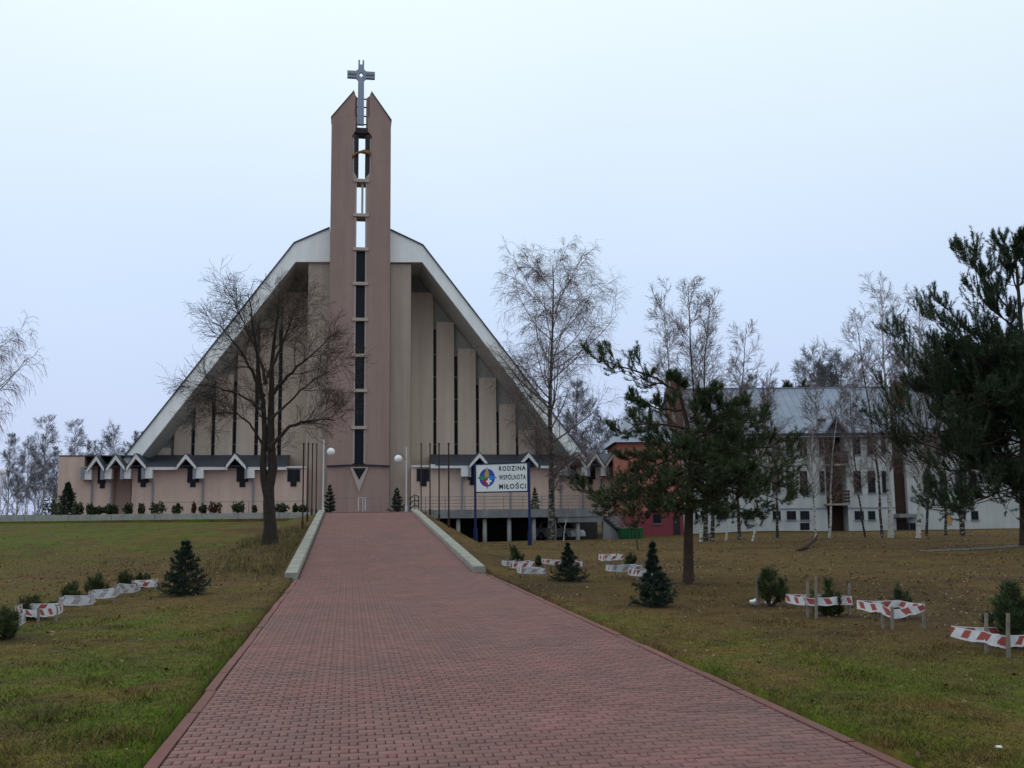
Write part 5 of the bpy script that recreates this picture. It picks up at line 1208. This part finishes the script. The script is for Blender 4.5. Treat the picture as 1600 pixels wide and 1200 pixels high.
for a, b2, c in ((1184, 945, 902), (1230, 945, 925)):
    f = PG(a, b2); q = P(a, c, f[1]); tag(MB().tube([f+(0, 0, -.2), (f+q)/2, q], [.034, .034, .03], 7).build('wooden_stake', M['stake']), 'wooden stake at the %s of the tall young pine' % ('left' if a < 1200 else 'right'), 'stake', 'stakes beside the tall young pine')
def crumple(c, r, seed, nm, label):
    rng = np.random.default_rng(seed); b = MB().ball((0, 0, 0), 1.0, 12, 8); v = np.array(b.v)
    v *= (1+.28*np.sin(v[:, :1]*5+seed)*np.sin(v[:, 1:2]*4+seed*2)+.2*np.sin(v[:, 2:]*6)); v = v*np.array([r*1.2, r, r*.8])+np.array(c)+(0, 0, r*.6)
    b.v = [tuple(q) for q in v]; tag(b.build(nm, M['plastic'], smooth=True), label, 'litter', 'white plastic litter')
crumple(PG(1180, 945), .07, 1, 'plastic_bag', 'crumpled white plastic bag left of the tall young pine')
crumple(PG(1201, 945), .05, 2, 'plastic_bag', 'small white plastic scrap under the tall young pine')
crumple(PG(1229, 935), .045, 4, 'plastic_bag', 'white plastic scrap at the right stake of the tall young pine')
crumple(PG(1561, 1172), .022, 3, 'litter_ball', 'small white ball of litter on the grass at bottom right')
# shrubs along the left wing
def shrub(label, px, top, wpx, seed, mat='shrub', Y=64.0):
    rng = np.random.default_rng(seed); b = P(px, 797, Y); b[2] = 1.5; h = float(P(px, top, Y)[2])-1.5; w_ = wpx/2*Y/FPX
    t = thing('garden_shrub', label, 'shrub', b, 'shrubs along the church wing')
    n = 420; d = norm(rng.normal(size=(n, 3))); rr = rng.random(n)**.4
    c = b+d*rr[:, None]*np.array([w_, w_*.8, h*.55])*(1+.25*np.sin(d[:, :1]*7+seed))+(0, 0, h*.52)
    c[:, 2] = np.maximum(c[:, 2], 1.52)
    nn = norm(rng.normal(size=(n, 3))+np.array([0, 0, .6])); a = norm(np.cross(nn, rng.normal(size=(n, 3)))); bb = np.cross(nn, a); s = rng.uniform(.035, .07, n)[:, None]
    V = np.stack([c-a*s*1.5, c-bb*s*.8, c+a*s*1.5, c+bb*s*.8], 1).reshape(-1, 3)
    link('foliage', npmesh('foliage', V, np.arange(4*n).reshape(-1, 4), {'var': np.repeat(rng.random(n), 4)}), M[mat], t)
    st_ = MB()
    for k in range(4): st_.tube([b, b+(rng.normal(0, w_*.4), rng.normal(0, w_*.3), h*.8)], .015, 5)
    tag(st_.build('stems', M['bark'], t), kind='stuff')
for i, (px, top, wd_, lab, mt) in enumerate(((82, 778, 34, 'low dark shrub left of the wing spruce', 'shrub'), (122, 786, 20, 'low shrub right of the wing spruce', 'shrub'), (141, 788, 12, 'tiny shrub under the first wing gable', 'shrub'), (154, 792, 16, 'low ground shrub under the first wing window', 'shrub'), (170, 788, 17, 'round dark shrub left of the wing doorway', 'shrub'), (179, 790, 10, 'small dark shrub in the wing doorway', 'shrub'),
   (200, 787, 16, 'round shrub before the wing door', 'shrub'), (221, 788, 12, 'small shrub right of the wing door', 'shrub'), (247, 786, 26, 'wide shrub right of the third wing gable', 'shrub'), (277, 788, 15, 'round shrub left of the fourth wing gable', 'shrub'), (303, 786, 5, 'slim reddish column shrub before the left wing', 'shrubred'), (317, 789, 10, 'small shrub beside the fourth downpipe', 'shrub'),
   (335, 786, 24, 'wide russet shrub between the wing gables', 'shrubred'), (372, 785, 24, 'wide shrub below the fifth wing gable', 'shrub'), (398, 791, 8, 'tiny shrub left of the big bare tree', 'shrub'), (440, 787, 22, 'wide shrub right of the big bare tree', 'shrub'), (461, 789, 6, 'slim shrub left of the flagpoles', 'shrub'), (473, 789, 16, 'dark shrub behind the left flagpoles', 'shrub'))):
    shrub(lab, px, top, wd_, 400+i, mt)

# ------------------------------------------------------------------ grass blades and fallen leaves
rng = np.random.default_rng(99)
def scatter(n, ymin, ymax, power):
    u_ = rng.random(n); a_ = 1-power
    y = (ymin**a_+u_*(ymax**a_-ymin**a_))**(1/a_)
    x = y*rng.uniform(-.42, .80, n)-0.6+rng.normal(0, .3, n)
    keep = (np.abs(x-XC) > HW+.02+.03*rng.random(n)) & ~((np.abs(x-XC) < HW+.5) & (y > R0))
    return x[keep], y[keep]
gx_, gy_ = scatter(330000, 4.6, 46, 1.75)
z_ = H(gx_, gy_); col, brn = lawn(gx_, gy_)
kp = rng.random(len(gx_)) > .9*soil(gx_, gy_); gx_, gy_, z_, col, brn = gx_[kp], gy_[kp], z_[kp], col[kp], brn[kp]
n = len(gx_); tuft = sstep(.5, .8, fbm(gx_*1.7, gy_*1.7, 71)); edge = 1-sstep(.05, .3, np.abs(gx_-XC)-HW)
hgt = rng.uniform(.010, .042, n)*(1-.35*brn)*(1+gy_*.012)*(.7+1.1*tuft+.6*edge*rng.random(n)); wd_ = .0022+.00032*gy_
a_ = rng.uniform(0, 2*np.pi, n); ln_ = rng.normal(0, .6, (n, 2))*hgt[:, None]
rightside = sstep(5, 9, gx_)*sstep(9, 14, gy_)
b = np.stack([gx_, gy_, z_-.004], -1); sd = np.stack([np.cos(a_)*wd_, np.sin(a_)*wd_, np.zeros(n)], -1)
tip = b+np.stack([ln_[:, 0], ln_[:, 1], hgt*(1-.5*rightside)], -1)
V = np.stack([b-sd, b+sd, tip], 1).reshape(-1, 3)
tint = rng.normal(-.12, .3, n)+.9*(fbm(gx_*6, gy_*6, 17)-.5); dry = (rng.random(n) < .22+.3*brn)[:, None]
cc = np.where(dry, STRAW*1.3, col*1.2)*np.exp(tint)[:, None]
tag(link('grass', npmesh('grass', V, np.arange(3*n).reshape(-1, 3), {'col': np.repeat(cc, 3, 0)}), M['blades']), 'short half-dry lawn grass on both sides of the path', 'grass', kind='stuff')
lx, ly = scatter(30000, 5, 60, 1.3)
pr = np.where(lx > XC, .10+.75*sstep(5, 9, lx)*sstep(10, 16, ly), .06+.9*(lx > -8)*sstep(21, 25, ly)*(1-sstep(34, 40, ly))+.12*sstep(14, 20, ly))
k = rng.random(len(lx)) < (.35+.65*sstep(8, 18, ly))*pr*(.3+1.4*fbm(lx*.5, ly*.5, 61)); lx, ly = lx[k], ly[k]; n = len(lx)
c = np.stack([lx, ly, H(lx, ly)+rng.uniform(.008, .03, n)], -1); nn = norm(rng.normal(0, .45, (n, 3))+np.array([0, 0, 1])); a = norm(np.cross(nn, rng.normal(size=(n, 3)))); bb = np.cross(nn, a)
s = (rng.uniform(.010, .022, n)*(1+ly*.02))[:, None]
V = np.stack([c-a*s*1.4, c-bb*s*.8+nn*s*.3, c+a*s*1.4+nn*s*.2, c+bb*s*.8+nn*s*.3], 1).reshape(-1, 3)
pal = np.array([(.13, .07, .035), (.17, .10, .05), (.09, .045, .028), (.15, .11, .06), (.10, .045, .03), (.19, .15, .10)])
cc = pal[rng.integers(0, 6, n)]*np.exp(rng.normal(0, .2, n))[:, None]
tag(link('fallen_leaves', npmesh('fallen_leaves', V, np.arange(4*n).reshape(-1, 4), {'col': np.repeat(cc, 4, 0)}), M['leaf']), 'brown fallen leaves scattered over the lawns', 'leaves', kind='stuff')

lg = PG(1246, 862); l2 = PG(1274, 853)
tag(MB().tube([lg+(0, 0, .02), lg*.6+l2*.4+(0, 0, .06), l2+(0, 0, .26), l2+(.25, .3, .42)], [.05, .075, .06, .03], 8).build('fallen_log', M['bark'], smooth=True), 'dark fallen log leaning in the grass below the balconies', 'log')
n = 2600; wx = -1.65-rng.random(n)**1.5*2.2; wy = rng.uniform(25, 41, n); k = rng.random(n) < fbm(wx*1.2, wy*.7, 13)*1.2; wx, wy = wx[k], wy[k]; n = len(wx)
b = np.stack([wx, wy, H(wx, wy)-.02], -1); hg = rng.uniform(.08, .38, n); ln_ = rng.normal(0, .35, (n, 2))*hg[:, None]
a_ = rng.uniform(0, 6.3, n); sd = np.stack([np.cos(a_), np.sin(a_), np.zeros(n)], -1)*.010; tip = b+np.stack([ln_[:, 0], ln_[:, 1], hg], -1)
cc = np.array([(.10, .075, .03), (.07, .05, .025), (.06, .07, .02)])[rng.integers(0, 3, n)]*np.exp(rng.normal(0, .25, n))[:, None]
tag(link('dry_weeds', npmesh('dry_weeds', np.stack([b-sd, b+sd, tip], 1).reshape(-1, 3), np.arange(3*n).reshape(-1, 3), {'col': np.repeat(cc, 3, 0)}), M['blades']), 'rough dry weeds on the bank beside the left kerb', 'weeds', kind='stuff')
